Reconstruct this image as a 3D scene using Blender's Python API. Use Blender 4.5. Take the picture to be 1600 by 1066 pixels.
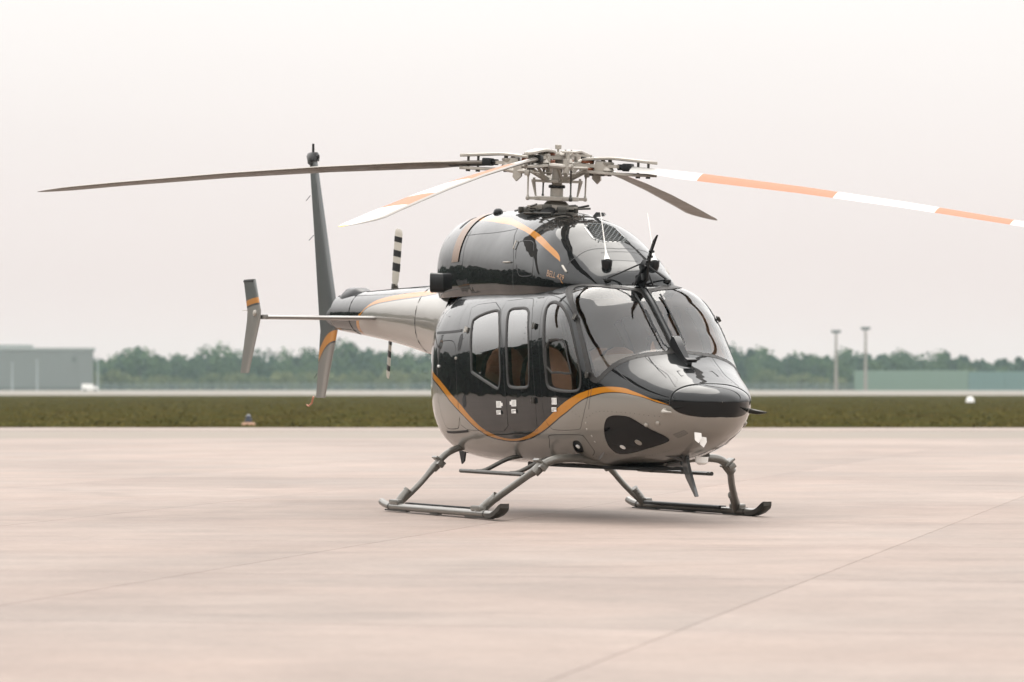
import bpy, bmesh, math, random, json
import numpy as np
from mathutils import Vector, Matrix
from mathutils.geometry import delaunay_2d_cdt
random.seed(7); rng = np.random.default_rng(7)
R = math.radians
sc = bpy.context.scene
for o in list(bpy.data.objects): bpy.data.objects.remove(o)

# ------------------------------------------------------------------ camera, world, sun, exposure
cam = bpy.data.cameras.new('camera'); cam_o = bpy.data.objects.new('camera', cam)
sc.collection.objects.link(cam_o); sc.camera = cam_o
FPX = 5758.0
cam.sensor_width = 36; cam.lens = FPX / 1600 * 36
cam.clip_start = 0.5; cam.clip_end = 12000
cam_o.location = (0, -35.36, 1.206)
cam_o.rotation_euler = (R(90) + math.atan(71 / FPX), 0, math.atan(55 / FPX))
cam.dof.use_dof = True; cam.dof.focus_distance = 33.6; cam.dof.aperture_fstop = 3.0

SUN_EL, SUN_AZ = 60, 352          # overcast: the sun is a wide soft source high beyond the helicopter
w = bpy.data.worlds.new('World'); sc.world = w; w.use_nodes = True
nt = w.node_tree; nt.nodes.clear()
def N(nt, t, **k):
    n = nt.nodes.new(t)
    for a, b in k.items(): setattr(n, a, b)
    return n
wo = N(nt, 'ShaderNodeOutputWorld'); bg = N(nt, 'ShaderNodeBackground')
sky = N(nt, 'ShaderNodeTexSky', sky_type='NISHITA', sun_disc=False)
sky.sun_elevation = R(SUN_EL); sky.sun_rotation = R(SUN_AZ); sky.air_density = 2.0; sky.dust_density = 6.0; sky.ozone_density = 1.0
hs = N(nt, 'ShaderNodeHueSaturation'); hs.inputs['Saturation'].default_value = 0.18
nt.links.new(sky.outputs[0], hs.inputs['Color'])
tc = N(nt, 'ShaderNodeTexCoord'); sx = N(nt, 'ShaderNodeSeparateXYZ'); nt.links.new(tc.outputs['Generated'], sx.inputs[0])
ramp = N(nt, 'ShaderNodeValToRGB'); e = ramp.color_ramp.elements      # cloud deck: pale pink-grey at the horizon, brighter overhead
e[0].position = 0.0; e[0].color = (8.45, 7.5, 7.25, 1); e[1].position = 1.0; e[1].color = (27, 26.5, 26.2, 1)
for p, c in ((0.03, (8.6, 7.75, 7.5, 1)), (0.07, (9.15, 8.55, 8.3, 1)), (0.105, (9.6, 9.25, 9.0, 1)), (0.22, (19.0, 18.5, 18.1, 1)), (0.42, (27.0, 26.5, 26.1, 1))):
    q = ramp.color_ramp.elements.new(p); q.color = c
nt.links.new(sx.outputs['Z'], ramp.inputs[0])
cn = N(nt, 'ShaderNodeTexNoise'); cn.inputs['Scale'].default_value = 1.6; cn.inputs['Detail'].default_value = 4
cm = N(nt, 'ShaderNodeMapping'); cm.inputs['Scale'].default_value = (1, 1, 4)
nt.links.new(tc.outputs['Generated'], cm.inputs[0]); nt.links.new(cm.outputs[0], cn.inputs[0])
cr = N(nt, 'ShaderNodeMapRange'); cr.inputs['From Min'].default_value = .3; cr.inputs['From Max'].default_value = .7
cr.inputs['To Min'].default_value = .955; cr.inputs['To Max'].default_value = 1.03
nt.links.new(cn.outputs[0], cr.inputs[0])
vm = N(nt, 'ShaderNodeVectorMath', operation='SCALE'); nt.links.new(ramp.outputs[0], vm.inputs[0]); nt.links.new(cr.outputs[0], vm.inputs['Scale'])
mx = N(nt, 'ShaderNodeMix', data_type='RGBA'); mx.inputs[0].default_value = 0.93
nt.links.new(hs.outputs[0], mx.inputs[6]); nt.links.new(vm.outputs[0], mx.inputs[7])
nt.links.new(mx.outputs[2], bg.inputs[0]); bg.inputs[1].default_value = 0.108
nt.links.new(bg.outputs[0], wo.inputs[0])

sl = bpy.data.lights.new('sun', 'SUN'); sl.energy = 1.5; sl.angle = R(40); sl.color = (1, .95, .88)
so = bpy.data.objects.new('sun', sl); sc.collection.objects.link(so)
az = R(SUN_AZ)   # compass from +Y clockwise
sd = Vector((math.sin(az) * math.cos(R(SUN_EL)), math.cos(az) * math.cos(R(SUN_EL)), math.sin(R(SUN_EL))))
so.rotation_euler = sd.to_track_quat('Z', 'Y').to_euler()
sc.view_settings.view_transform = 'Standard'; sc.view_settings.look = 'None'
sc.view_settings.exposure = 0.0; sc.view_settings.gamma = 1.0; sc.view_settings.use_curve_mapping = False
sc.render.engine = 'CYCLES'; sc.cycles.use_denoising = True
sc.cycles.max_bounces = 8; sc.cycles.transparent_max_bounces = 16; sc.cycles.volume_bounces = 1
sc.cycles.sample_clamp_indirect = 6

# ------------------------------------------------------------------ helpers
C = sc.collection.objects
def link(o, parent=None):
    C.link(o)
    if parent is not None: o.parent = parent
    return o
def empty(name, loc=(0, 0, 0), rot=(0, 0, 0)):
    o = bpy.data.objects.new(name, None); o.empty_display_size = .3; C.link(o); o.location = loc; o.rotation_euler = rot; return o
def tag(o, label=None, cat=None, group=None, kind=None):
    for k, v in (('label', label), ('category', cat), ('group', group), ('kind', kind)):
        if v: o[k] = v
    return o
class MB:
    def __init__(s): s.v = []; s.f = []; s.m = []
    def add(s, vs, fs, mi=0):
        n = len(s.v); s.v += [tuple(map(float, p)) for p in vs]; s.f += [tuple(n + i for i in f) for f in fs]; s.m += [mi] * len(fs); return s
    def box(s, c, d, rot=None, ch=0.0, mi=0):
        hx, hy, hz = [q / 2 for q in d]; b = min(ch, hx * .9, hy * .9, hz * .9)
        M = rot if rot is not None else Matrix.Identity(3)
        c = Vector(c)
        if b <= 0:
            P = [Vector((x, y, z)) for x in (-hx, hx) for y in (-hy, hy) for z in (-hz, hz)]
            F = [(0, 1, 3, 2), (4, 6, 7, 5), (0, 4, 5, 1), (2, 3, 7, 6), (0, 2, 6, 4), (1, 5, 7, 3)]
            return s.add([c + M @ p for p in P], F, mi)
        bm = bmesh.new(); bmesh.ops.create_cube(bm, size=1)
        for q in bm.verts: q.co = Vector((q.co.x * 2 * hx, q.co.y * 2 * hy, q.co.z * 2 * hz))
        bmesh.ops.bevel(bm, geom=list(bm.edges), offset=b, segments=2, affect='EDGES', profile=.6)
        bm.verts.index_update()
        r = s.add([c + M @ q.co for q in bm.verts], [[q.index for q in f.verts] for f in bm.faces], mi); bm.free(); return r
    def tube(s, pts, r, n=12, cap=True, mi=0, sc_=(1, 1), up=None):
        pts = [Vector(p) for p in pts]; k = len(pts)
        rr = list(r) if hasattr(r, '__len__') else [r] * k
        T = [(pts[min(i + 1, k - 1)] - pts[max(i - 1, 0)]).normalized() for i in range(k)]
        a = Vector(up) if up is not None else (Vector((0, 0, 1)) if abs(T[0].z) < .9 else Vector((1, 0, 0)))
        V = []
        x = a.cross(T[0]).normalized()
        for i in range(k):
            x = (x - T[i] * x.dot(T[i])).normalized(); y = T[i].cross(x)
            for j in range(n):
                t = 2 * math.pi * j / n; V.append(pts[i] + (x * math.cos(t) * sc_[0] + y * math.sin(t) * sc_[1]) * rr[i])
        F = [(i * n + j, i * n + (j + 1) % n, (i + 1) * n + (j + 1) % n, (i + 1) * n + j) for i in range(k - 1) for j in range(n)]
        if cap: F += [tuple(range(n - 1, -1, -1)), tuple((k - 1) * n + j for j in range(n))]
        return s.add(V, F, mi)
    def lathe(s, prof, o=(0, 0, 0), axis=(0, 0, 1), n=24, mi=0, cap=True):
        M = Vector((0, 0, 1)).rotation_difference(Vector(axis)).to_matrix(); o = Vector(o); V = []
        for r, z in prof:
            for j in range(n):
                t = 2 * math.pi * j / n; V.append(o + M @ Vector((r * math.cos(t), r * math.sin(t), z)))
        k = len(prof)
        F = [(i * n + j, i * n + (j + 1) % n, (i + 1) * n + (j + 1) % n, (i + 1) * n + j) for i in range(k - 1) for j in range(n)]
        if cap: F += [tuple(range(n - 1, -1, -1)), tuple((k - 1) * n + j for j in range(n))]
        return s.add(V, F, mi)
    def prism(s, poly, a, b, fn, mi=0):
        """poly 2D, extruded from a to b; fn(x,y,t)->3D"""
        n = len(poly); V = [fn(x, y, a) for x, y in poly] + [fn(x, y, b) for x, y in poly]
        F = [tuple(range(n - 1, -1, -1)), tuple(range(n, 2 * n))] + [(i, (i + 1) % n, n + (i + 1) % n, n + i) for i in range(n)]
        return s.add(V, F, mi)
    def loft(s, secs, cap=True, mi=0, mif=None):
        n = len(secs[0]); k = len(secs); V = [p for q in secs for p in q]
        F = [(i * n + j, i * n + (j + 1) % n, (i + 1) * n + (j + 1) % n, (i + 1) * n + j) for i in range(k - 1) for j in range(n)]
        b = len(s.m); s.add(V, F, mi)
        if mif:
            for i in range(k - 1):
                for j in range(n): s.m[b + i * n + j] = mif(i, j)
        if cap: s.add(secs[0][::-1], [tuple(range(n))], mi); s.add(secs[-1], [tuple(range(n))], mi)
        return s
    def build(s, name, mats, parent=None, smooth=True, angle=35, fix=True):
        me = bpy.data.meshes.new(name); me.from_pydata(s.v, [], s.f); 
        for m in (mats if isinstance(mats, (list, tuple)) else [mats]): me.materials.append(m)
        me.polygons.foreach_set('material_index', s.m)
        if fix:
            bm = bmesh.new(); bm.from_mesh(me); bmesh.ops.recalc_face_normals(bm, faces=bm.faces); bm.to_mesh(me); bm.free()
        if smooth:
            me.shade_smooth(); me.set_sharp_from_angle(angle=R(angle))
        me.update()
        return link(bpy.data.objects.new(name, me), parent)
def cat(pts, n=6, closed=False):
    """Catmull-Rom through points"""
    P = [np.array(p, float) for p in pts]; out = []; k = len(P)
    for i in range(k if closed else k - 1):
        g = (lambda j: P[j % k]) if closed else (lambda j: P[min(max(j, 0), k - 1)])
        a, b, c, d = g(i - 1), g(i), g(i + 1), g(i + 2)
        for t in np.linspace(0, 1, n, endpoint=False):
            out.append(.5 * (2 * b + (c - a) * t + (2 * a - 5 * b + 4 * c - d) * t * t + (3 * b - a - 3 * c + d) * t ** 3))
    if not closed: out.append(P[-1])
    return [tuple(p) for p in out]

# ------------------------------------------------------------------ materials
def mat(name, col, rough=.5, metal=0., coat=0., crough=.03, ior=1.5, spec=.5, noise=0., nscale=8., bump=0., bscale=60., **k):
    if max(col) < .65: col = tuple(c * .68 for c in col)
    m = bpy.data.materials.new(name); m.use_nodes = True; t = m.node_tree; b = t.nodes['Principled BSDF']
    b.inputs['Base Color'].default_value = (*col, 1); b.inputs['Roughness'].default_value = rough; b.inputs['Metallic'].default_value = metal
    b.inputs['IOR'].default_value = ior; b.inputs['Specular IOR Level'].default_value = spec
    b.inputs['Coat Weight'].default_value = coat; b.inputs['Coat Roughness'].default_value = crough
    if 'coat_ior' in k: b.inputs['Coat IOR'].default_value = k['coat_ior']
    if noise or bump:
        co = N(t, 'ShaderNodeTexCoord')
    if noise:
        n = N(t, 'ShaderNodeTexNoise'); n.inputs['Scale'].default_value = nscale; n.inputs['Detail'].default_value = 6; n.inputs['Roughness'].default_value = .65
        t.links.new(co.outputs['Object'], n.inputs[0])
        mr = N(t, 'ShaderNodeMapRange'); mr.inputs[1].default_value = .3; mr.inputs[2].default_value = .7; mr.inputs[3].default_value = 1 - noise; mr.inputs[4].default_value = 1 + noise
        t.links.new(n.outputs[0], mr.inputs[0])
        v = N(t, 'ShaderNodeVectorMath', operation='SCALE'); v.inputs[0].default_value = col; t.links.new(mr.outputs[0], v.inputs['Scale'])
        t.links.new(v.outputs[0], b.inputs['Base Color'])
        mr2 = N(t, 'ShaderNodeMapRange'); mr2.inputs[1].default_value = .3; mr2.inputs[2].default_value = .7; mr2.inputs[3].default_value = rough * .8; mr2.inputs[4].default_value = min(1, rough * 1.25)
        t.links.new(n.outputs[0], mr2.inputs[0]); t.links.new(mr2.outputs[0], b.inputs['Roughness'])
    if bump:
        n2 = N(t, 'ShaderNodeTexNoise'); n2.inputs['Scale'].default_value = bscale; n2.inputs['Detail'].default_value = 5
        t.links.new(co.outputs['Object'], n2.inputs[0])
        bp = N(t, 'ShaderNodeBump'); bp.inputs['Strength'].default_value = bump; bp.inputs['Distance'].default_value = .004
        t.links.new(n2.outputs[0], bp.inputs['Height']); t.links.new(bp.outputs[0], b.inputs['Normal'])
    return m
def glass(name, tint, refl=1.8, rough=.0):
    m = bpy.data.materials.new(name); m.use_nodes = True; t = m.node_tree; t.nodes.clear()
    o = N(t, 'ShaderNodeOutputMaterial'); mixs = N(t, 'ShaderNodeMixShader'); tr = N(t, 'ShaderNodeBsdfTransparent'); gl = N(t, 'ShaderNodeBsdfGlossy')
    tr.inputs[0].default_value = (*tint, 1); gl.inputs['Roughness'].default_value = rough; gl.inputs[0].default_value = (1, 1, 1, 1)
    fr = N(t, 'ShaderNodeFresnel'); fr.inputs[0].default_value = 1.5
    mu = N(t, 'ShaderNodeMath', operation='MULTIPLY', use_clamp=True); mu.inputs[1].default_value = refl
    t.links.new(fr.outputs[0], mu.inputs[0]); t.links.new(mu.outputs[0], mixs.inputs[0])
    t.links.new(tr.outputs[0], mixs.inputs[1]); t.links.new(gl.outputs[0], mixs.inputs[2]); t.links.new(mixs.outputs[0], o.inputs[0])
    return m
BLACK = (.003, .0036, .004); ORANGE = (.38, .15, .014); SILVER = (.27, .255, .228)
def livery(name, L, up, lo, pin=.006, black=BLACK, silver=SILVER):
    """two-tone paint split by stripe curves over the uv map (u along the hull, v around it)"""
    m = mat(name, black, rough=.35, coat=1.0, crough=.012, coat_ior=1.37, spec=.02); t = m.node_tree; b = t.nodes['Principled BSDF']
    uv = N(t, 'ShaderNodeUVMap', uv_map='hull'); s = N(t, 'ShaderNodeSeparateXYZ'); t.links.new(uv.outputs[0], s.inputs[0])
    def curve(P):
        f = N(t, 'ShaderNodeFloatCurve'); c = f.mapping.curves[0]; P = sorted(P)
        Q = [P[0]]
        for p in P[1:]:
            if p[0] - Q[-1][0] > 2e-3 * L: Q.append(p)
        c.points[0].location = (max(0, Q[0][0] / L), Q[0][1]); c.points[1].location = (min(1, Q[-1][0] / L), Q[-1][1])
        for q in Q[1:-1]: c.points.new(q[0] / L, q[1])
        for q in c.points: q.handle_type = 'VECTOR' if len(Q) < 8 else 'AUTO'
        f.mapping.use_clip = False; f.mapping.extend = 'HORIZONTAL'; f.mapping.update()
        t.links.new(s.outputs['X'], f.inputs['Value']); return f
    cu, cl = curve(up), curve(lo)
    def gt(a, off):      # 1 where V > curve+off, softened over the width of an edge
        ad = N(t, 'ShaderNodeMath', operation='ADD'); t.links.new(a.outputs[0], ad.inputs[0]); ad.inputs[1].default_value = off
        sb = N(t, 'ShaderNodeMath', operation='SUBTRACT'); t.links.new(s.outputs['Y'], sb.inputs[0]); t.links.new(ad.outputs[0], sb.inputs[1])
        g = N(t, 'ShaderNodeMapRange'); g.inputs[1].default_value = -.0006; g.inputs[2].default_value = .0006; t.links.new(sb.outputs[0], g.inputs[0]); return g
    def mixc(a, b_, fac):
        x = N(t, 'ShaderNodeMix', data_type='RGBA')
        for i, q in ((6, a), (7, b_)):
            if isinstance(q, tuple): x.inputs[i].default_value = (*q, 1)
            else: t.links.new(q, x.inputs[i])
        t.links.new(fac, x.inputs[0]); return x.outputs[2]
    g1, g2, g3 = gt(cu, 0), gt(cl, 0), gt(cl, pin)
    no = N(t, 'ShaderNodeTexNoise'); no.inputs['Scale'].default_value = 900; tco = N(t, 'ShaderNodeTexCoord'); t.links.new(tco.outputs['Object'], no.inputs[0])
    fl = N(t, 'ShaderNodeMapRange'); fl.inputs[3].default_value = .85; fl.inputs[4].default_value = 1.15; t.links.new(no.outputs[0], fl.inputs[0])
    sv = N(t, 'ShaderNodeVectorMath', operation='SCALE'); sv.inputs[0].default_value = silver; t.links.new(fl.outputs[0], sv.inputs['Scale'])
    c = mixc(black, ORANGE, g1.outputs[0]); c = mixc(c, (.02, .018, .016), g2.outputs[0]); c = mixc(c, sv.outputs[0], g3.outputs[0])
    t.links.new(c, b.inputs['Base Color'])
    me = N(t, 'ShaderNodeMath', operation='MULTIPLY'); t.links.new(g3.outputs[0], me.inputs[0]); me.inputs[1].default_value = .55
    t.links.new(me.outputs[0], b.inputs['Metallic'])
    # faint orange-peel and panel waviness of real paint
    wv = N(t, 'ShaderNodeTexNoise'); wv.inputs['Scale'].default_value = 2.6; wv.inputs['Detail'].default_value = 2; t.links.new(tco.outputs['Object'], wv.inputs[0])
    bp = N(t, 'ShaderNodeBump'); bp.inputs['Strength'].default_value = .35; bp.inputs['Distance'].default_value = .012
    t.links.new(wv.outputs[0], bp.inputs['Height']); t.links.new(bp.outputs[0], b.inputs['Normal']); t.links.new(bp.outputs[0], b.inputs['Coat Normal'])
    return m
# ------------------------------------------------------------------ hull surfaces: sections (x, half width, top, middle, bottom, upper and lower roundness)
BODY=[
(-2.00,.27,2.12,1.80,1.40,2.2,2.4),
(-1.76,.42,2.13,1.60,1.08,2.4,2.8),
(-1.52,.57,2.15,1.45,.80,2.5,3.1),
(-1.20,.72,2.18,1.35,.60,2.6,3.3),
(-.85,.81,2.20,1.28,.51,2.65,3.3),
(-.3,.845,2.21,1.22,.475,2.7,3.1),
(.3,.855,2.215,1.20,.47,2.75,2.9),
(1.0,.85,2.21,1.17,.47,2.9,2.8),
(1.6,.84,2.19,1.15,.47,3.3,2.7),
(2.0,.82,2.14,1.14,.48,3.7,2.6),
(2.25,.795,2.00,1.12,.50,3.5,2.45),
(2.55,.74,1.75,1.11,.52,3.0,2.3),
(2.85,.66,1.50,1.10,.56,2.5,2.15),
(3.15,.56,1.36,1.09,.62,2.3,2.05),
(3.42,.43,1.25,1.08,.71,2.2,2.0),
(3.60,.29,1.18,1.075,.82,2.1,2.0),
(3.69,.15,1.12,1.07,.94,2.0,2.0),
(3.72,.0,1.07,1.07,1.07,2.0,2.0)]
COWL=[
(-1.97,.10,2.45,2.3,1.9,2.4,2),
(-1.95,.28,2.68,2.3,1.9,2.4,2.2),
(-1.82,.41,2.83,2.28,1.9,2.4,2.6),
(-1.45,.50,2.90,2.28,1.9,2.4,3),
(-.7,.56,2.925,2.28,1.9,2.3,3),
(0,.60,2.89,2.26,1.9,2.15,3),
(.5,.62,2.86,2.22,1.9,2.15,3),
(1.0,.62,2.765,2.16,1.9,2.2,2.5),
(1.4,.575,2.58,2.12,1.9,2.3,2.2),
(1.75,.48,2.37,2.1,1.9,2.4,2),
(1.95,.40,2.24,2.1,1.9,2.4,2),
(2.05,.30,2.13,2.09,1.9,2.3,2)]
BOOM=[
(-1.3,.46,2.27,1.75,1.25,2.3,2.2),
(-1.8,.42,2.28,1.80,1.35,2.2,2.2),
(-2.6,.34,2.26,1.86,1.50,2.2,2.2),
(-4.0,.25,2.24,1.94,1.68,2.1,2.1),
(-5.6,.18,2.22,1.99,1.82,2,2),
(-6.2,.15,2.19,2.00,1.86,2,2)]

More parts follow.
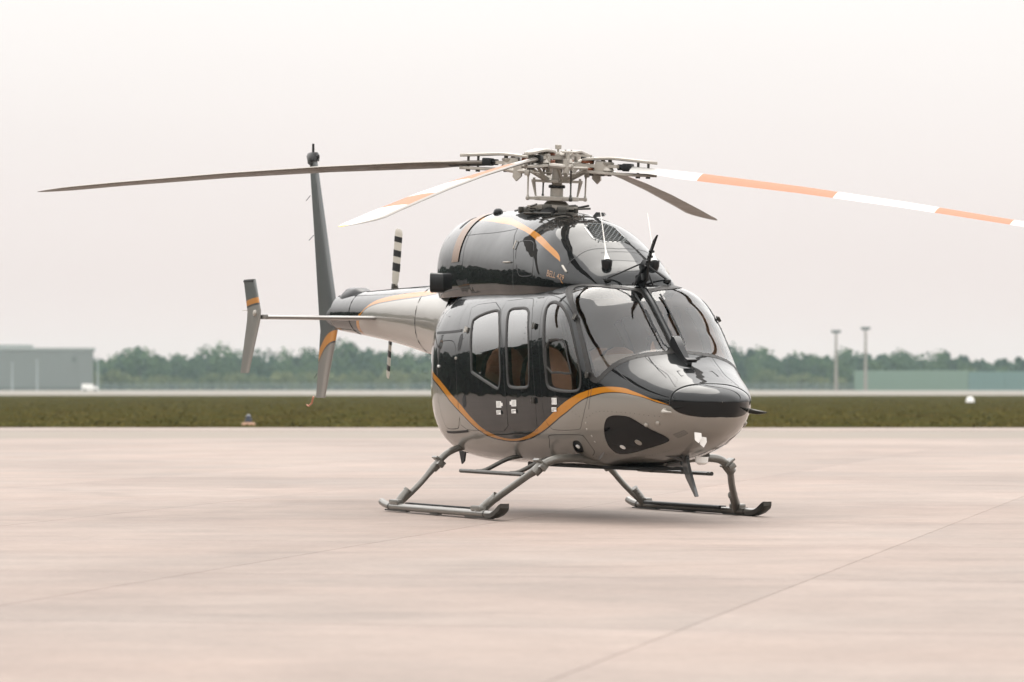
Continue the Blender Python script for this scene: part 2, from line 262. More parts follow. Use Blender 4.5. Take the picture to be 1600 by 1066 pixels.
UV = json.loads('''{"B": {"win_rear": [[2.389, -0.3146], [2.3811, -0.3026], [2.4664, -0.2907], [2.6167, -0.2806], [2.7564, -0.2743], [2.8493, -0.272], [2.928, -0.2737], [2.9937, -0.2825], [3.1973, -0.3472], [3.3045, -0.4481], [3.2821, -0.4912], [3.2443, -0.5048], [3.1954, -0.5047], [2.6099, -0.4649], [2.5762, -0.4575], [2.5516, -0.4183], [2.4432, -0.344]], "win_mid": [[3.3029, -0.3434], [3.1979, -0.2995], [3.1664, -0.2797], [3.2167, -0.2682], [3.3864, -0.2673], [3.5346, -0.2675], [3.643, -0.2754], [3.7271, -0.2913], [3.9173, -0.3756], [3.9471, -0.4783], [3.9005, -0.4928], [3.7246, -0.4957], [3.5411, -0.4966], [3.4667, -0.491], [3.4335, -0.4734], [3.3969, -0.4125]], "win_pilot": [[4.1332, -0.328], [4.0693, -0.2972], [4.0347, -0.2731], [4.0626, -0.2573], [4.152, -0.2516], [4.3164, -0.2585], [4.4794, -0.2721], [4.6121, -0.2872], [4.7642, -0.316], [4.9103, -0.3608], [4.9986, -0.409], [5.0077, -0.4485], [4.9878, -0.4742], [4.9103, -0.488], [4.51, -0.4964], [4.3342, -0.491], [4.279, -0.4762], [4.2543, -0.435], [4.2177, -0.4081], [4.1882, -0.3657]], "vent": [[4.2439, -0.3595], [4.6109, -0.3454], [4.6459, -0.348], [4.8252, -0.4217], [4.8008, -0.4324], [4.3042, -0.4502]], "door_pilot": [[3.9292, -0.2317], [4.0338, -0.2327], [4.2183, -0.2419], [4.4327, -0.256], [4.5778, -0.2666], [4.6685, -0.2732], [4.7801, -0.2875], [4.9035, -0.3118], [5.0355, -0.3565], [5.1503, -0.426], [5.161, -0.4726], [5.1136, -0.533], [5.0148, -0.5949], [4.9032, -0.6459], [4.8355, -0.6584], [4.3308, -0.66], [4.2704, -0.6462], [4.2215, -0.6195], [4.2069, -0.5719], [4.1788, -0.494], [4.1545, -0.4325], [4.0584, -0.3259], [3.9844, -0.2863], [3.9255, -0.252]], "door_mid": [[2.8912, -0.2421], [3.2411, -0.2374], [3.5468, -0.2351], [3.6489, -0.2487], [3.8703, -0.3143], [3.9984, -0.41], [4.0451, -0.4772], [4.0881, -0.5622], [4.0194, -0.6581], [3.9765, -0.6657], [3.3655, -0.6724], [3.4432, -0.5686], [3.3772, -0.484], [3.328, -0.3868]], "door_rear": [[2.1311, -0.2496], [2.8764, -0.2422], [3.328, -0.3868], [3.3772, -0.484], [3.4432, -0.5686], [3.3655, -0.6724], [2.8111, -0.6794], [2.2311, -0.6744], [2.2495, -0.5982], [2.2485, -0.4772], [2.169, -0.3667], [2.3538, -0.3571], [2.2898, -0.3042]], "door_bag": [[1.6307, -0.449], [1.6011, -0.4016], [1.6419, -0.3799], [1.7229, -0.3717], [1.9901, -0.3651], [2.0864, -0.3729], [2.1423, -0.3878], [2.1805, -0.42], [2.2245, -0.4971], [2.2579, -0.5981], [2.2706, -0.6225], [2.1724, -0.6702], [2.1123, -0.676], [1.8698, -0.6836], [1.7929, -0.678], [1.7377, -0.6378], [1.6613, -0.5695], [1.6301, -0.4958]], "lamp": [[5.2815, -0.6727], [5.3513, -0.6318], [5.4452, -0.5964], [5.5689, -0.5866], [5.7692, -0.5949], [5.8733, -0.6349], [5.9754, -0.691], [6.0749, -0.7569], [6.0651, -0.8078], [5.9618, -0.8146], [5.6929, -0.8159], [5.3607, -0.8238], [5.1081, -0.8123], [5.1353, -0.7655], [5.2243, -0.7056]], "oval": [[4.5583, -0.7136], [4.605, -0.7046], [4.6994, -0.7064], [4.6923, -0.7333], [4.5834, -0.7718], [4.5222, -0.7764], [4.4381, -0.7672], [4.4729, -0.7417]], "panel_line": [[4.0144, -0.7397], [4.1468, -0.7017], [4.2279, -0.6788], [4.7531, -0.6804], [4.8561, -0.6991], [4.7934, -0.7667], [4.6337, -0.7977]], "glass": [[4.3252, -0.2134], [4.2576, -0.1907], [4.341, -0.1755], [4.4575, -0.1679], [4.5597, -0.1269], [4.6058, -0.0668], [4.6356, -0.0221], [4.7637, -0.015], [4.9613, -0.0131], [5.2031, -0.018], [5.4179, -0.0181], [5.464, -0.0224], [5.5013, -0.04], [5.5038, -0.1052], [5.4909, -0.1561], [5.4778, -0.2095], [5.4574, -0.2411], [5.4323, -0.2771], [5.3927, -0.3351], [5.3281, -0.3867], [5.2821, -0.4013], [5.2308, -0.403], [5.1827, -0.3875], [5.1044, -0.3519], [4.9736, -0.3123], [4.8234, -0.2825], [4.6686, -0.2609], [4.5167, -0.2441]], "wframe": [[4.2635, -0.2296], [4.1583, -0.2089], [4.0823, -0.1851], [4.0447, -0.1602], [4.1622, -0.1468], [4.3787, -0.1425], [4.5669, -0.0629], [4.5846, -0.0088], [5.5426, 0.0066], [5.5492, -0.0251], [5.5676, -0.1148], [5.533, -0.2052], [5.4941, -0.2755], [5.4472, -0.3382], [5.3985, -0.3841], [5.3412, -0.4167], [5.2602, -0.4331], [5.1686, -0.4264], [5.0988, -0.4021], [4.9863, -0.3465], [4.8159, -0.3018], [4.6506, -0.2728], [4.4808, -0.2569]], "stripe_up": [[1.2559, -0.4813], [1.5951, -0.491], [1.8339, -0.51], [2.0523, -0.5393], [2.2801, -0.572], [2.4359, -0.6033], [2.5937, -0.6348], [2.7203, -0.66], [2.8532, -0.6782], [3.0879, -0.6982], [3.3796, -0.7027], [3.7351, -0.6833], [4.0464, -0.6464], [4.2245, -0.6168], [4.4016, -0.5844], [4.5613, -0.5525], [4.717, -0.5219], [4.8974, -0.4963], [5.0846, -0.4772], [5.2878, -0.4524], [5.4896, -0.4272], [5.6033, -0.416], [5.7257, -0.4101], [5.8374, -0.4212], [5.9557, -0.4408], [6.115, -0.4869], [6.2692, -0.5328]], "stripe_lo": [[1.2645, -0.5066], [1.5963, -0.5149], [1.8342, -0.538], [2.0481, -0.57], [2.2647, -0.603], [2.4113, -0.6282], [2.5576, -0.6564], [2.6818, -0.6767], [2.8093, -0.6939], [3.0565, -0.7077], [3.3517, -0.711], [3.6936, -0.6979], [3.9922, -0.6732], [4.1736, -0.6529], [4.3631, -0.6259], [4.5348, -0.5986], [4.7019, -0.5712], [4.8946, -0.5354], [5.0853, -0.5054], [5.2906, -0.4848], [5.4988, -0.4622], [5.6158, -0.4534], [5.74, -0.45], [5.8477, -0.4559], [5.9609, -0.4666], [6.1152, -0.5026], [6.2684, -0.5378]], "radome": [[6.313, -0.5282], [6.312, -0.4451], [6.3052, -0.3616], [6.2985, -0.2768], [6.2929, -0.1721], [6.3006, -0.0951], [6.3066, -0.0216]], "lip": [[6.3115, -0.5387], [6.3414, -0.5643], [6.3784, -0.5952], [6.4452, -0.633], [6.5298, -0.6803], [6.6157, -0.7546], [6.675, -0.8489]], "handle_mid": [[3.937, -0.3261]], "handle_a": [[4.0313, -0.5361]], "tag1": [[3.2471, -0.564]], "tag2": [[3.5926, -0.5532]], "tag3": [[4.4467, -0.5343]], "hinge1": [[4.6677, -0.276]], "hinge2": [[5.1138, -0.4084]], "slot": [[1.4547, -0.3522], [2.2051, -0.3369]], "slot2": [[1.7766, -0.6957], [2.3799, -0.6791]], "knob": [[1.6997, -0.4559]], "bag_latch": [[2.1839, -0.4199]], "oval1": [[2.23, -0.3723]], "oval2": [[2.414, -0.5634]], "roller": [[2.3217, -0.3361]], "reg": [[6.3584, -0.6296]], "v1": [[6.2116, -0.7125]], "v2": [[6.352, -0.7373]], "door_lo": [[3.2456, -0.5848]], "pitot_s": [[6.2944, -0.596]], "pitot_p": [[6.5166, 0.6377]], "seam_nose1": [[5.4886, -0.3036], [5.7665, -0.3551], [6.0214, -0.423], [6.3074, -0.5073]], "seam_top": [[5.556, -0.1468], [6.0793, -0.2051], [6.2652, -0.3124]], "nosebox": [[5.9375, -0.0837], [6.0288, -0.1008], [6.0488, 0.0579], [5.9414, 0.0138]], "seam_low": [[5.1392, -0.5605], [5.2104, -0.4535]], "chin": [[5.4069, 0.9741], [6.0867, -0.9784], [5.5688, 0.8331]], "tape": [[6.3975, -0.8233], [6.4869, -0.9417], [6.2731, -1.0], [6.2462, -0.9275]], "seam_b": [[1.9788, -0.247], [2.2037, -0.3038], [2.2878, -0.336]], "bolts": [[2.1475, -0.2432], [2.2232, -0.2544]], "step": [[4.6593, -0.8158], [4.9708, -0.7788]]}, "C": {"stripe_up": [[1.4619, -0.1658], [1.9778, -0.1722], [2.2076, -0.1723], [2.2968, -0.1823], [2.6381, -0.2145], [2.8922, -0.2375], [3.1969, -0.2574], [3.5161, -0.2821], [3.7827, -0.3071], [4.0012, -0.3422], [4.1123, -0.3831]], "stripe_lo": [[1.5105, -0.1997], [2.0262, -0.2187], [2.4267, -0.2286], [2.5959, -0.2429], [2.926, -0.2666], [3.1647, -0.286], [3.4478, -0.3078], [3.6773, -0.3224], [3.8792, -0.3428], [4.0201, -0.3586], [4.1123, -0.3831]], "band": [[1.2915, -0.4766], [1.579, -0.4749], [1.4908, -0.3964], [1.3897, -0.3097], [1.2959, -0.2267], [1.2872, -0.1611]], "seam_h": [[1.3603, -0.2983], [1.9609, -0.291], [2.5413, -0.2608], [2.6338, -0.2489]], "seam_v": [[2.6493, -0.2486], [2.706, -0.2915], [2.7807, -0.3289], [2.9241, -0.4229], [2.9546, -0.5898]], "hatch": [[2.9174, -0.3721], [2.8858, -0.3257], [2.9586, -0.3141], [3.1422, -0.3], [3.2462, -0.3127], [3.3835, -0.4029], [3.4036, -0.4514], [3.3685, -0.4636], [3.1115, -0.4812], [3.0471, -0.4625]], "fairing": [[4.0092, -0.3507], [3.9852, -0.3201], [3.9934, -0.2761], [4.0074, -0.2605], [3.9983, -0.1961], [4.0061, -0.1458], [4.022, -0.0985], [4.0453, -0.0021], [4.012, 0.1052], [3.961, 0.1818]], "grille": [[3.5288, -0.06], [3.5131, 0.0866], [3.8978, 0.0778], [3.8894, -0.0891]], "text": [[3.7885, -0.4438], [3.9839, -0.4135]], "cup1": [[4.3403, -0.1634]], "cup2": [[4.3183, 0.1261]], "whip1": [[3.2123, 0.0482], [4.2491, -0.1393]], "whip2": [[3.4571, 0.1902], [4.2273, 0.1611]], "mark1": [[3.8445, -0.0991]], "panel2": [[4.2794, -0.0972], [4.2877, -0.0171], [4.456, -0.0385], [4.4571, -0.127]], "blackline": [[4.519, 0.2811], [4.1247, 0.201], [3.7984, 0.1465], [3.5221, 0.1055]], "wiper_top": [[4.6169, 0.1237]], "vane": [[3.7757, 0.2636]], "antb": [[1.7454, -0.1482]], "vent1": [[0.8711, -0.2829], [0.6933, -0.208]]}, "T": {"up": [[3.2196, -0.4853], [3.1207, -0.4448], [3.0406, -0.405], [2.8513, -0.3316], [2.6333, -0.2857], [2.3022, -0.2519], [1.9634, -0.232], [1.2534, -0.2156]], "lo": [[3.1792, -0.5375], [3.0978, -0.477], [2.9511, -0.4147], [2.7237, -0.3738], [2.337, -0.341], [1.8118, -0.3149], [1.1557, -0.2916]], "end": [[3.3897, -0.5848], [3.5039, -0.6553], [3.4686, -0.7377]], "end2": [[3.2715, -0.5599], [3.3667, -0.6457], [3.3628, -0.7524]], "seam": [[3.3173, -0.0636], [2.0042, -0.1365]], "low": [[2.9189, -0.7039], [2.5919, -0.7639], [1.7423, -0.7516]], "flag": [[3.222, -0.6259], [2.9758, -0.6391], [2.997, -0.7583], [3.2585, -0.7665]], "black": [[3.5375, -0.3882], [3.3444, -0.2979], [3.1507, -0.2402]]}}''')
def hermite(tab):
    t=np.array(tab,float);n=len(t)
    # param: chord in (x,w,zt,zb)
    d=np.sqrt(((t[1:,[0,1,2,4]]-t[:-1,[0,1,2,4]])**2).sum(1));s=np.concatenate([[0],np.cumsum(d)])
    m=np.zeros_like(t)
    for k in range(t.shape[1]):
        dl=(t[1:,k]-t[:-1,k])/d
        for i in range(n):
            if i==0: m[i,k]=dl[0]
            elif i==n-1: m[i,k]=dl[-1]
            else:
                a,b=dl[i-1],dl[i]
                if k>0 and a*b<=0: m[i,k]=0
                else:
                    w1=2*d[i]+d[i-1];w2=d[i]+2*d[i-1]
                    m[i,k]=(w1+w2)/(w1/a+w2/b) if a*b>0 else (a+b)/2
    return t,s,m
def ev(H,u):
    t,s,m=H;u=np.clip(u,0,s[-1]);i=np.clip(np.searchsorted(s,u,side='right')-1,0,len(s)-2)
    h=s[i+1]-s[i];q=((u-s[i])/h)[...,None];h=h[...,None]
    return (2*q**3-3*q**2+1)*t[i]+(q**3-2*q**2+q)*h*m[i]+(-2*q**3+3*q**2)*t[i+1]+(q**3-q**2)*h*m[i+1]
def S(H,u,v):
    """v in [-1,1], 0 top, +port"""
    u,v=np.broadcast_arrays(np.asarray(u,float),np.asarray(v,float))
    c=ev(H,u);x,w,zt,zc,zb,nu,nl=[c[...,k] for k in range(7)]
    a=v*math.pi;sn=np.sin(a);cs=np.cos(a)
    up=cs>=0;b=np.where(up,zt-zc,zc-zb);n=np.where(up,nu,nl)
    w=np.maximum(w,1e-5);b=np.maximum(b,1e-5)
    # angle distorted so that the sampling follows the box aspect
    yy=sn*w;zz=cs*b
    r=1/((np.abs(sn)**n+np.abs(cs)**n)**(1/n))
    return np.stack([x,yy*r,zc+zz*r],-1)

class Surf:
    def __init__(s, tab, K): s.H = hermite(tab); s.L = float(s.H[1][-1]); s.K = K
    def P(s, u, v):
        u = np.clip(np.asarray(u, float), 0, s.L * .9995); return S(s.H, u, v)
    def Nn(s, u, v):
        h = 2e-3; u = np.clip(np.asarray(u, float), 0, s.L * .998); v = np.asarray(v, float)
        u0 = np.clip(u - h, 0, s.L * .9985); u1 = np.clip(u + h, 0, s.L * .9995)
        a = s.P(u1, v) - s.P(u0, v); b = s.P(u, v + h) - s.P(u, v - h); n = np.cross(a, b)
        l = np.linalg.norm(n, axis=-1, keepdims=True); n = n / np.maximum(l, 1e-12)
        return n
    def off(s, u, v, d): return s.P(u, v) + s.Nn(u, v) * np.asarray(d)[..., None] if hasattr(d, '__len__') else s.P(u, v) + s.Nn(u, v) * d
    def k(s, u, v): return float(np.linalg.norm(s.P(u, v + .002) - s.P(u, v - .002)) / .004), float(np.linalg.norm(s.P(u + .004, v) - s.P(u - .004, v)) / .008)
def pip(P, Q):
    """points P (n,2) inside polygon Q"""
    x, y = P[:, 0][:, None], P[:, 1][:, None]; a = Q; b = np.roll(Q, -1, 0)
    c = ((a[:, 1] > y) != (b[:, 1] > y)) & (x < (b[:, 0] - a[:, 0]) * (y - a[:, 1]) / (b[:, 1] - a[:, 1] + 1e-15) + a[:, 0])
    return c.sum(1) % 2 == 1
def dist(P, Q):
    out = np.full(len(P), 1e9); a = Q; b = np.roll(Q, -1, 0)
    for i in range(len(a)):
        d = b[i] - a[i]; L = (d @ d) + 1e-15; t = np.clip(((P - a[i]) @ d) / L, 0, 1)[:, None]
        out = np.minimum(out, np.linalg.norm(P - (a[i] + t * d), axis=1))
    return out
def rnd(P, it=2, closed=True):
    """Chaikin corner rounding"""
    P = np.array(P, float)
    for _ in range(it):
        a = P; b = np.roll(P, -1, 0); q = np.stack([.78 * a + .22 * b, .22 * a + .78 * b], 1).reshape(-1, 2); P = q
    return P
def resamp(P, step, K):
    P = np.asarray(P, float); M = P * [1, K]; a = M; b = np.roll(M, -1, 0); out = []
    for i in range(len(a)):
        n = max(1, int(math.ceil(np.linalg.norm(b[i] - a[i]) / step)))
        for t in range(n): out.append(P[i] + (np.roll(P, -1, 0)[i] - P[i]) * t / n)
    return np.array(out)
def inset(P, d, surf):
    """offset a closed uv polygon by d metres (positive = inwards)"""
    P = np.asarray(P, float); c = P.mean(0); kv, ku = surf.k(c[0], c[1]); M = P * [ku, kv]
    area = .5 * np.sum(M[:, 0] * np.roll(M[:, 1], -1) - np.roll(M[:, 0], -1) * M[:, 1]); sg = 1 if area > 0 else -1
    t = np.roll(M, -1, 0) - np.roll(M, 1, 0); t /= np.linalg.norm(t, axis=1, keepdims=True) + 1e-12
    n = np.stack([-t[:, 1], t[:, 0]], 1) * sg
    return (M + n * d) / [ku, kv]
def mesh_uv(name, surf, uvp, tris, offset, m, parent, flip=False):
    uvp = np.asarray(uvp, float); P = surf.P(uvp[:, 0], uvp[:, 1]); Nm = surf.Nn(uvp[:, 0], uvp[:, 1])
    off = offset(uvp) if callable(offset) else offset
    P = P + Nm * (off[:, None] if hasattr(off, '__len__') else off)
    tris = np.asarray(tris); v = P[tris]; fn = np.cross(v[:, 1] - v[:, 0], v[:, 2] - v[:, 0]); ar = np.linalg.norm(fn, axis=1); keep = ar > 1e-12
    tris = tris[keep]; fn = fn[keep]; wrong = (fn * Nm[tris[:, 0]]).sum(1) < 0
    tris[wrong] = tris[wrong][:, ::-1]
    if flip: tris = tris[:, ::-1]; Nm = -Nm
    me = bpy.data.meshes.new(name); me.from_pydata(P.tolist(), [], tris.tolist()); me.materials.append(m)
    uvl = me.uv_layers.new(name='hull'); L = np.zeros(len(me.loops), int); me.loops.foreach_get('vertex_index', L)
    uvl.data.foreach_set('uv', np.stack([uvp[L, 0] / surf.L, np.abs(uvp[L, 1])], 1).ravel())
    me.shade_smooth()
    if callable(offset): me.set_sharp_from_angle(angle=R(50))
    else: me.normals_split_custom_set_from_vertices([tuple(q) for q in Nm])
    me.update()
    return link(bpy.data.objects.new(name, me), parent)
def region(name, surf, outer, holes, offset, m, parent, cell=.045, flip=False, rect=None):
    K = surf.K; loops = []
    if outer is None:
        u0, u1, v0, v1 = rect or (0, surf.L, -1, 1)
        outer = np.array([(u0, v0), (u1, v0), (u1, v1), (u0, v1)], float)
    outer = resamp(outer, cell, K); holes = [resamp(h, cell, K) for h in holes]
    a, b = outer.min(0), outer.max(0)
    gu = np.arange(a[0], b[0], cell); gv = np.arange(a[1], b[1], cell / K)
    G = np.array([(x + (.3 * cell if j % 2 else 0), y) for x in gu for j, y in enumerate(gv)]) if len(gu) and len(gv) else np.zeros((0, 2))
    Gm = G * [1, K]
    if len(G):
        ok = pip(Gm, outer * [1, K]) & (dist(Gm, outer * [1, K]) > .4 * cell)
        for h in holes:
            hm = h * [1, K]; bb = (Gm[:, 0] > hm[:, 0].min() - cell) & (Gm[:, 0] < hm[:, 0].max() + cell) & (Gm[:, 1] > hm[:, 1].min() - cell) & (Gm[:, 1] < hm[:, 1].max() + cell) & ok
            ix = np.where(bb)[0]
            if len(ix): ok[ix] &= ~(pip(Gm[ix], hm) | (dist(Gm[ix], hm) < .4 * cell))
        G = G[ok]
    V = [outer] + holes; ed = []; n = 0
    for q in V: ed += [(n + i, n + (i + 1) % len(q)) for i in range(len(q))]; n += len(q)
    A = np.concatenate(V + [G]) if len(G) else np.concatenate(V)
    r = delaunay_2d_cdt([Vector((p[0], p[1] * K)) for p in A], ed, [], 0, 1e-6)
    W = np.array([tuple(p) for p in r[0]]); T = np.array([f for f in r[2] if len(f) == 3]); c = W[T].mean(1)
    ok = pip(c, outer * [1, K])
    for h in holes: ok &= ~pip(c, h * [1, K])
    T = T[ok]; used = np.unique(T); mp = -np.ones(len(W), int); mp[used] = np.arange(len(used))
    return mesh_uv(name, surf, W[used] / [1, K], mp[T], offset, m, parent, flip)
def ring(name, surf, P, Q, depth_out, depth_in, m, parent, wall=None):
    """band between two matching uv loops; P outer loop, Q inner loop; optional inner wall going inwards"""
    n = len(P); mb = MB(); A = surf.off(P[:, 0], P[:, 1], depth_out - .003); B = surf.off(P[:, 0] * .96 + Q[:, 0] * .04, P[:, 1] * .96 + Q[:, 1] * .04, depth_out)
    Cc = surf.off(P[:, 0] * .1 + Q[:, 0] * .9, P[:, 1] * .1 + Q[:, 1] * .9, depth_out); D = surf.off(Q[:, 0], Q[:, 1], depth_out - .004)
    secs = [A, B, Cc, D]
    if wall: secs.append(surf.off(Q[:, 0], Q[:, 1], -wall))
    V = [p for q in secs for p in q]; F = [(i * n + j, i * n + (j + 1) % n, (i + 1) * n + (j + 1) % n, (i + 1) * n + j) for i in range(len(secs) - 1) for j in range(n)]
    mb.add(V, F); return mb.build(name, m, parent, angle=60, fix=True)
def ribbon(mb, surf, line, wd, off, closed=False):
    """thin strip following a uv line, wd metres wide"""
    L = np.array(line, float)
    if not closed: L = np.array(cat(L, 5))
    n = len(L); V = []; F = []
    for i in range(n):
        a = L[(i - 1) % n if closed else max(i - 1, 0)]; b = L[(i + 1) % n if closed else min(i + 1, n - 1)]
        p = surf.P(L[i, 0], L[i, 1]); nn = surf.Nn(L[i, 0], L[i, 1]); t = surf.P(b[0], b[1]) - surf.P(a[0], a[1]); t /= np.linalg.norm(t) + 1e-9
        s_ = np.cross(nn, t); w_ = wd / 2
        V += [p + s_ * w_ - nn * .004, p + s_ * w_ + nn * off, p - s_ * w_ + nn * off, p - s_ * w_ - nn * .004]
    m_ = n if closed else n - 1
    for i in range(m_):
        j = (i + 1) % n
        for k in range(3): F.append((i * 4 + k, i * 4 + k + 1, j * 4 + k + 1, j * 4 + k))
    return mb.add(V, F)
def mir(P): P = np.array(P, float); return (P * [1, -1])[::-1]
B = Surf(BODY, 2.6); K_ = Surf(COWL, 2.0); T_ = Surf(BOOM, 1.0)
UB, UC, UT = UV['B'], UV['C'], UV['T']
def cen(P): return np.array(P).mean(0)

# ---- materials of the helicopter
def curvepts(a, sgn=-1): return [(p[0], sgn * p[1]) for p in a]
up = curvepts(UB['stripe_up']); lo = curvepts(UB['stripe_lo']); lip = curvepts(UB['lip'])
up = [(0, .47), (.6, .475), (.95, .48)] + up[:-1]; lo = [(0, .49), (.6, .495), (.95, .50)] + lo[:-1]
tail = lip + [(6.71, 1.0), (6.75, 1.2), (B.L, 1.2)]
M_BODY = livery('two_tone_gloss_paint', B.L, up + tail, lo + tail)
cu_ = curvepts(UC['stripe_up']); cl_ = curvepts(UC['stripe_lo'])
M_COWL = livery('cowl_gloss_paint', K_.L, [(0, .03), (.9, .13)] + cu_[:-1] + [(4.0, .47), (K_.L, .6)], [(0, .05), (.9, .16)] + cl_[:-1] + [(4.0, .47), (K_.L, .6)], pin=9)
# the cowl is black on both sides of its stripe
for n_ in M_COWL.node_tree.nodes:
    if n_.type == 'MIX' and abs(n_.inputs[7].default_value[0] - .02) < 1e-3: n_.inputs[7].default_value = (*BLACK, 1)
tu = sorted(curvepts(UT['up'])); tl = [(p[0], p[1] - .022) for p in sorted(curvepts(UT['lo']))]
M_BOOM = livery('boom_gloss_paint', T_.L, [(0, .19), (.6, .20)] + tu + [(3.32, .60), (3.40, .8), (3.45, 1.1), (T_.L, 1.2)], [(0, .245), (.6, .25)] + tl + [(3.25, .65), (3.31, .8), (3.36, 1.1), (T_.L, 1.2)], pin=.012)
M_GREY = mat('silver_grey_paint', (.23, .215, .195), rough=.42, metal=.35, coat=.5, crough=.1, noise=.06, nscale=5)
M_DKGREY = mat('dark_grey_gloss_paint', (.03, .033, .033), rough=.4, coat=.8, crough=.06)
M_FRAME = mat('window_frame_rubber', (.022, .019, .017), spec=.3, rough=.45, bump=.2, bscale=200)
M_SEAL = mat('door_gap_seal', (.012, .012, .012), rough=.7)
M_GLASS = glass('clear_cockpit_glass', (.90, .85, .79), 1.3)
M_SMOKE = glass('smoked_cabin_glass', (.70, .62, .55), 1.8)
M_LENS = mat('black_lens_glass', (.004, .004, .005), rough=.04, ior=1.36)
M_LINE = mat('panel_gap', (.02, .02, .02), rough=.6)
M_TRIM = mat('tan_lining', (.42, .33, .24), rough=.75, bump=.4, bscale=150)
M_LEATHER = mat('brown_leather', (.42, .25, .16), rough=.45, bump=.3, bscale=120, noise=.1)
M_DASH = mat('grey_dash_top', (.17, .155, .14), rough=.7, bump=.4, bscale=200)
M_BLACKM = mat('matt_black', (.008, .008, .009), spec=.3, rough=.5)
M_BLKG = mat('gloss_black_plastic', (.006, .006, .007), rough=.3, spec=.35)
M_STEEL = mat('rotor_head_alloy', (.50, .465, .41), rough=.42, metal=.3, noise=.12, nscale=14, bump=.15)
M_STEELD = mat('dark_steel', (.10, .095, .085), rough=.35, metal=.8, noise=.15, nscale=20)
M_RUB = mat('red_brown_elastomer', (.30, .10, .045), rough=.5)
M_SKID = mat('skid_gear_paint', (.19, .178, .155), rough=.36, metal=.35, coat=.5, crough=.15, noise=.14, nscale=9, bump=.15, bscale=40)
M_WHITE = mat('white_plastic', (.75, .74, .71), rough=.35, coat=.3)
M_STRAP = mat('heat_tinted_strap', (.30, .20, .14), rough=.33, metal=.8, noise=.2, nscale=6)
M_MESH = mat('intake_screen_wire', (.11, .12, .12), rough=.4, metal=.7)
M_ORG = mat('orange_stripe_paint', ORANGE, rough=.35, coat=1)
M_HAZ = mat('tag_red', (.70, .16, .07), rough=.6)

# ------------------------------------------------------------------ HELICOPTER
heli = empty('helicopter', (0, 0, 0), (R(-0.3), 0, R(-66)))
tag(heli, 'glossy black and silver helicopter with orange stripes parked on its skids on the concrete', 'helicopter')
SURF_DONE = {}
POLY = {k: rnd(UB[k], 2) for k in ('win_rear', 'win_mid', 'win_pilot', 'vent', 'door_pilot', 'door_mid', 'door_rear', 'door_bag', 'lamp', 'oval', 'glass')}
POLY['vent'] = rnd(UB['vent'], 1); POLY['door_mid'] = rnd(UB['door_mid'], 1); POLY['door_rear'] = rnd(UB['door_rear'], 1)
wf = np.array(UB['wframe'], float)
# whole windshield frame outline: starboard run, mirrored to port, meeting on the centreline
iA = 7; iB = 8
run = [tuple(p) for p in list(wf[iB:]) + list(wf[:iA + 1])]      # bottom centre -> round the starboard side -> top centre
run[0] = (run[0][0], -.004); run[-1] = (run[-1][0], -.004)
full = np.array(run + [(p[0], -p[1]) for p in run[::-1]])
WFO = rnd(full, 2)
# radome outline: up over the nose from starboard lip corner to port lip corner, then to the tip
rd = [tuple(p) for p in UB['radome']]; rd[-1] = (rd[-1][0], 0.0)
rdo = np.array(rd + [(p[0], -p[1]) for p in rd[-2::-1]])
rdo = np.array(cat(rdo, 4)); RAD = np.concatenate([rdo, [(B.L, .50), (B.L, -.50)]])
for kk in range(len(RAD)):
    if abs(RAD[kk][1]) > .5 and RAD[kk][0] < B.L: RAD[kk][1] = math.copysign(.50, RAD[kk][1])
holes = []
for sgn in (0, 1):
    f = (lambda P: np.array(P)) if sgn == 0 else mir
    for k in ('door_pilot', 'door_mid', 'door_rear', 'door_bag', 'lamp', 'oval'): holes.append(f(POLY[k]))
WG = inset(POLY['glass'], -.004, B)
holes += [WFO]
# doors share edges in the tracing: pull every door in a hair so that their gaps stay separate
holes = [inset(h, .003, B) for h in holes[:-1]] + [WFO]
rad_hole = RAD.copy()
shell_outer = np.array([(0, -1), (B.L, -1)] + [(B.L, -.5)] + [tuple(p) for p in rdo] + [(B.L, .5), (B.L, 1), (0, 1)])
for kk in range(len(shell_outer)):
    p = shell_outer[kk]
    if .5 < abs(p[1]) < .99 and p[0] < B.L: shell_outer[kk][1] = math.copysign(.5, p[1])
region('fuselage_shell', B, shell_outer, holes, 0.0, M_BODY, heli, cell=.042)
# nose radome stands slightly proud of the skin, with its edge turned in
def rad_off(uvp):
    d = dist(uvp * [1, B.K], np.concatenate([rdo, [(B.L, .5)], [(B.L, -.5)]]) * [1, B.K]); dd = np.where((uvp[:, 0] > B.L - .02), .02, d)
    return np.where(dd < .004, -.004, .004)
region('nose_radome', B, RAD, [], rad_off, M_BODY, heli, cell=.03)

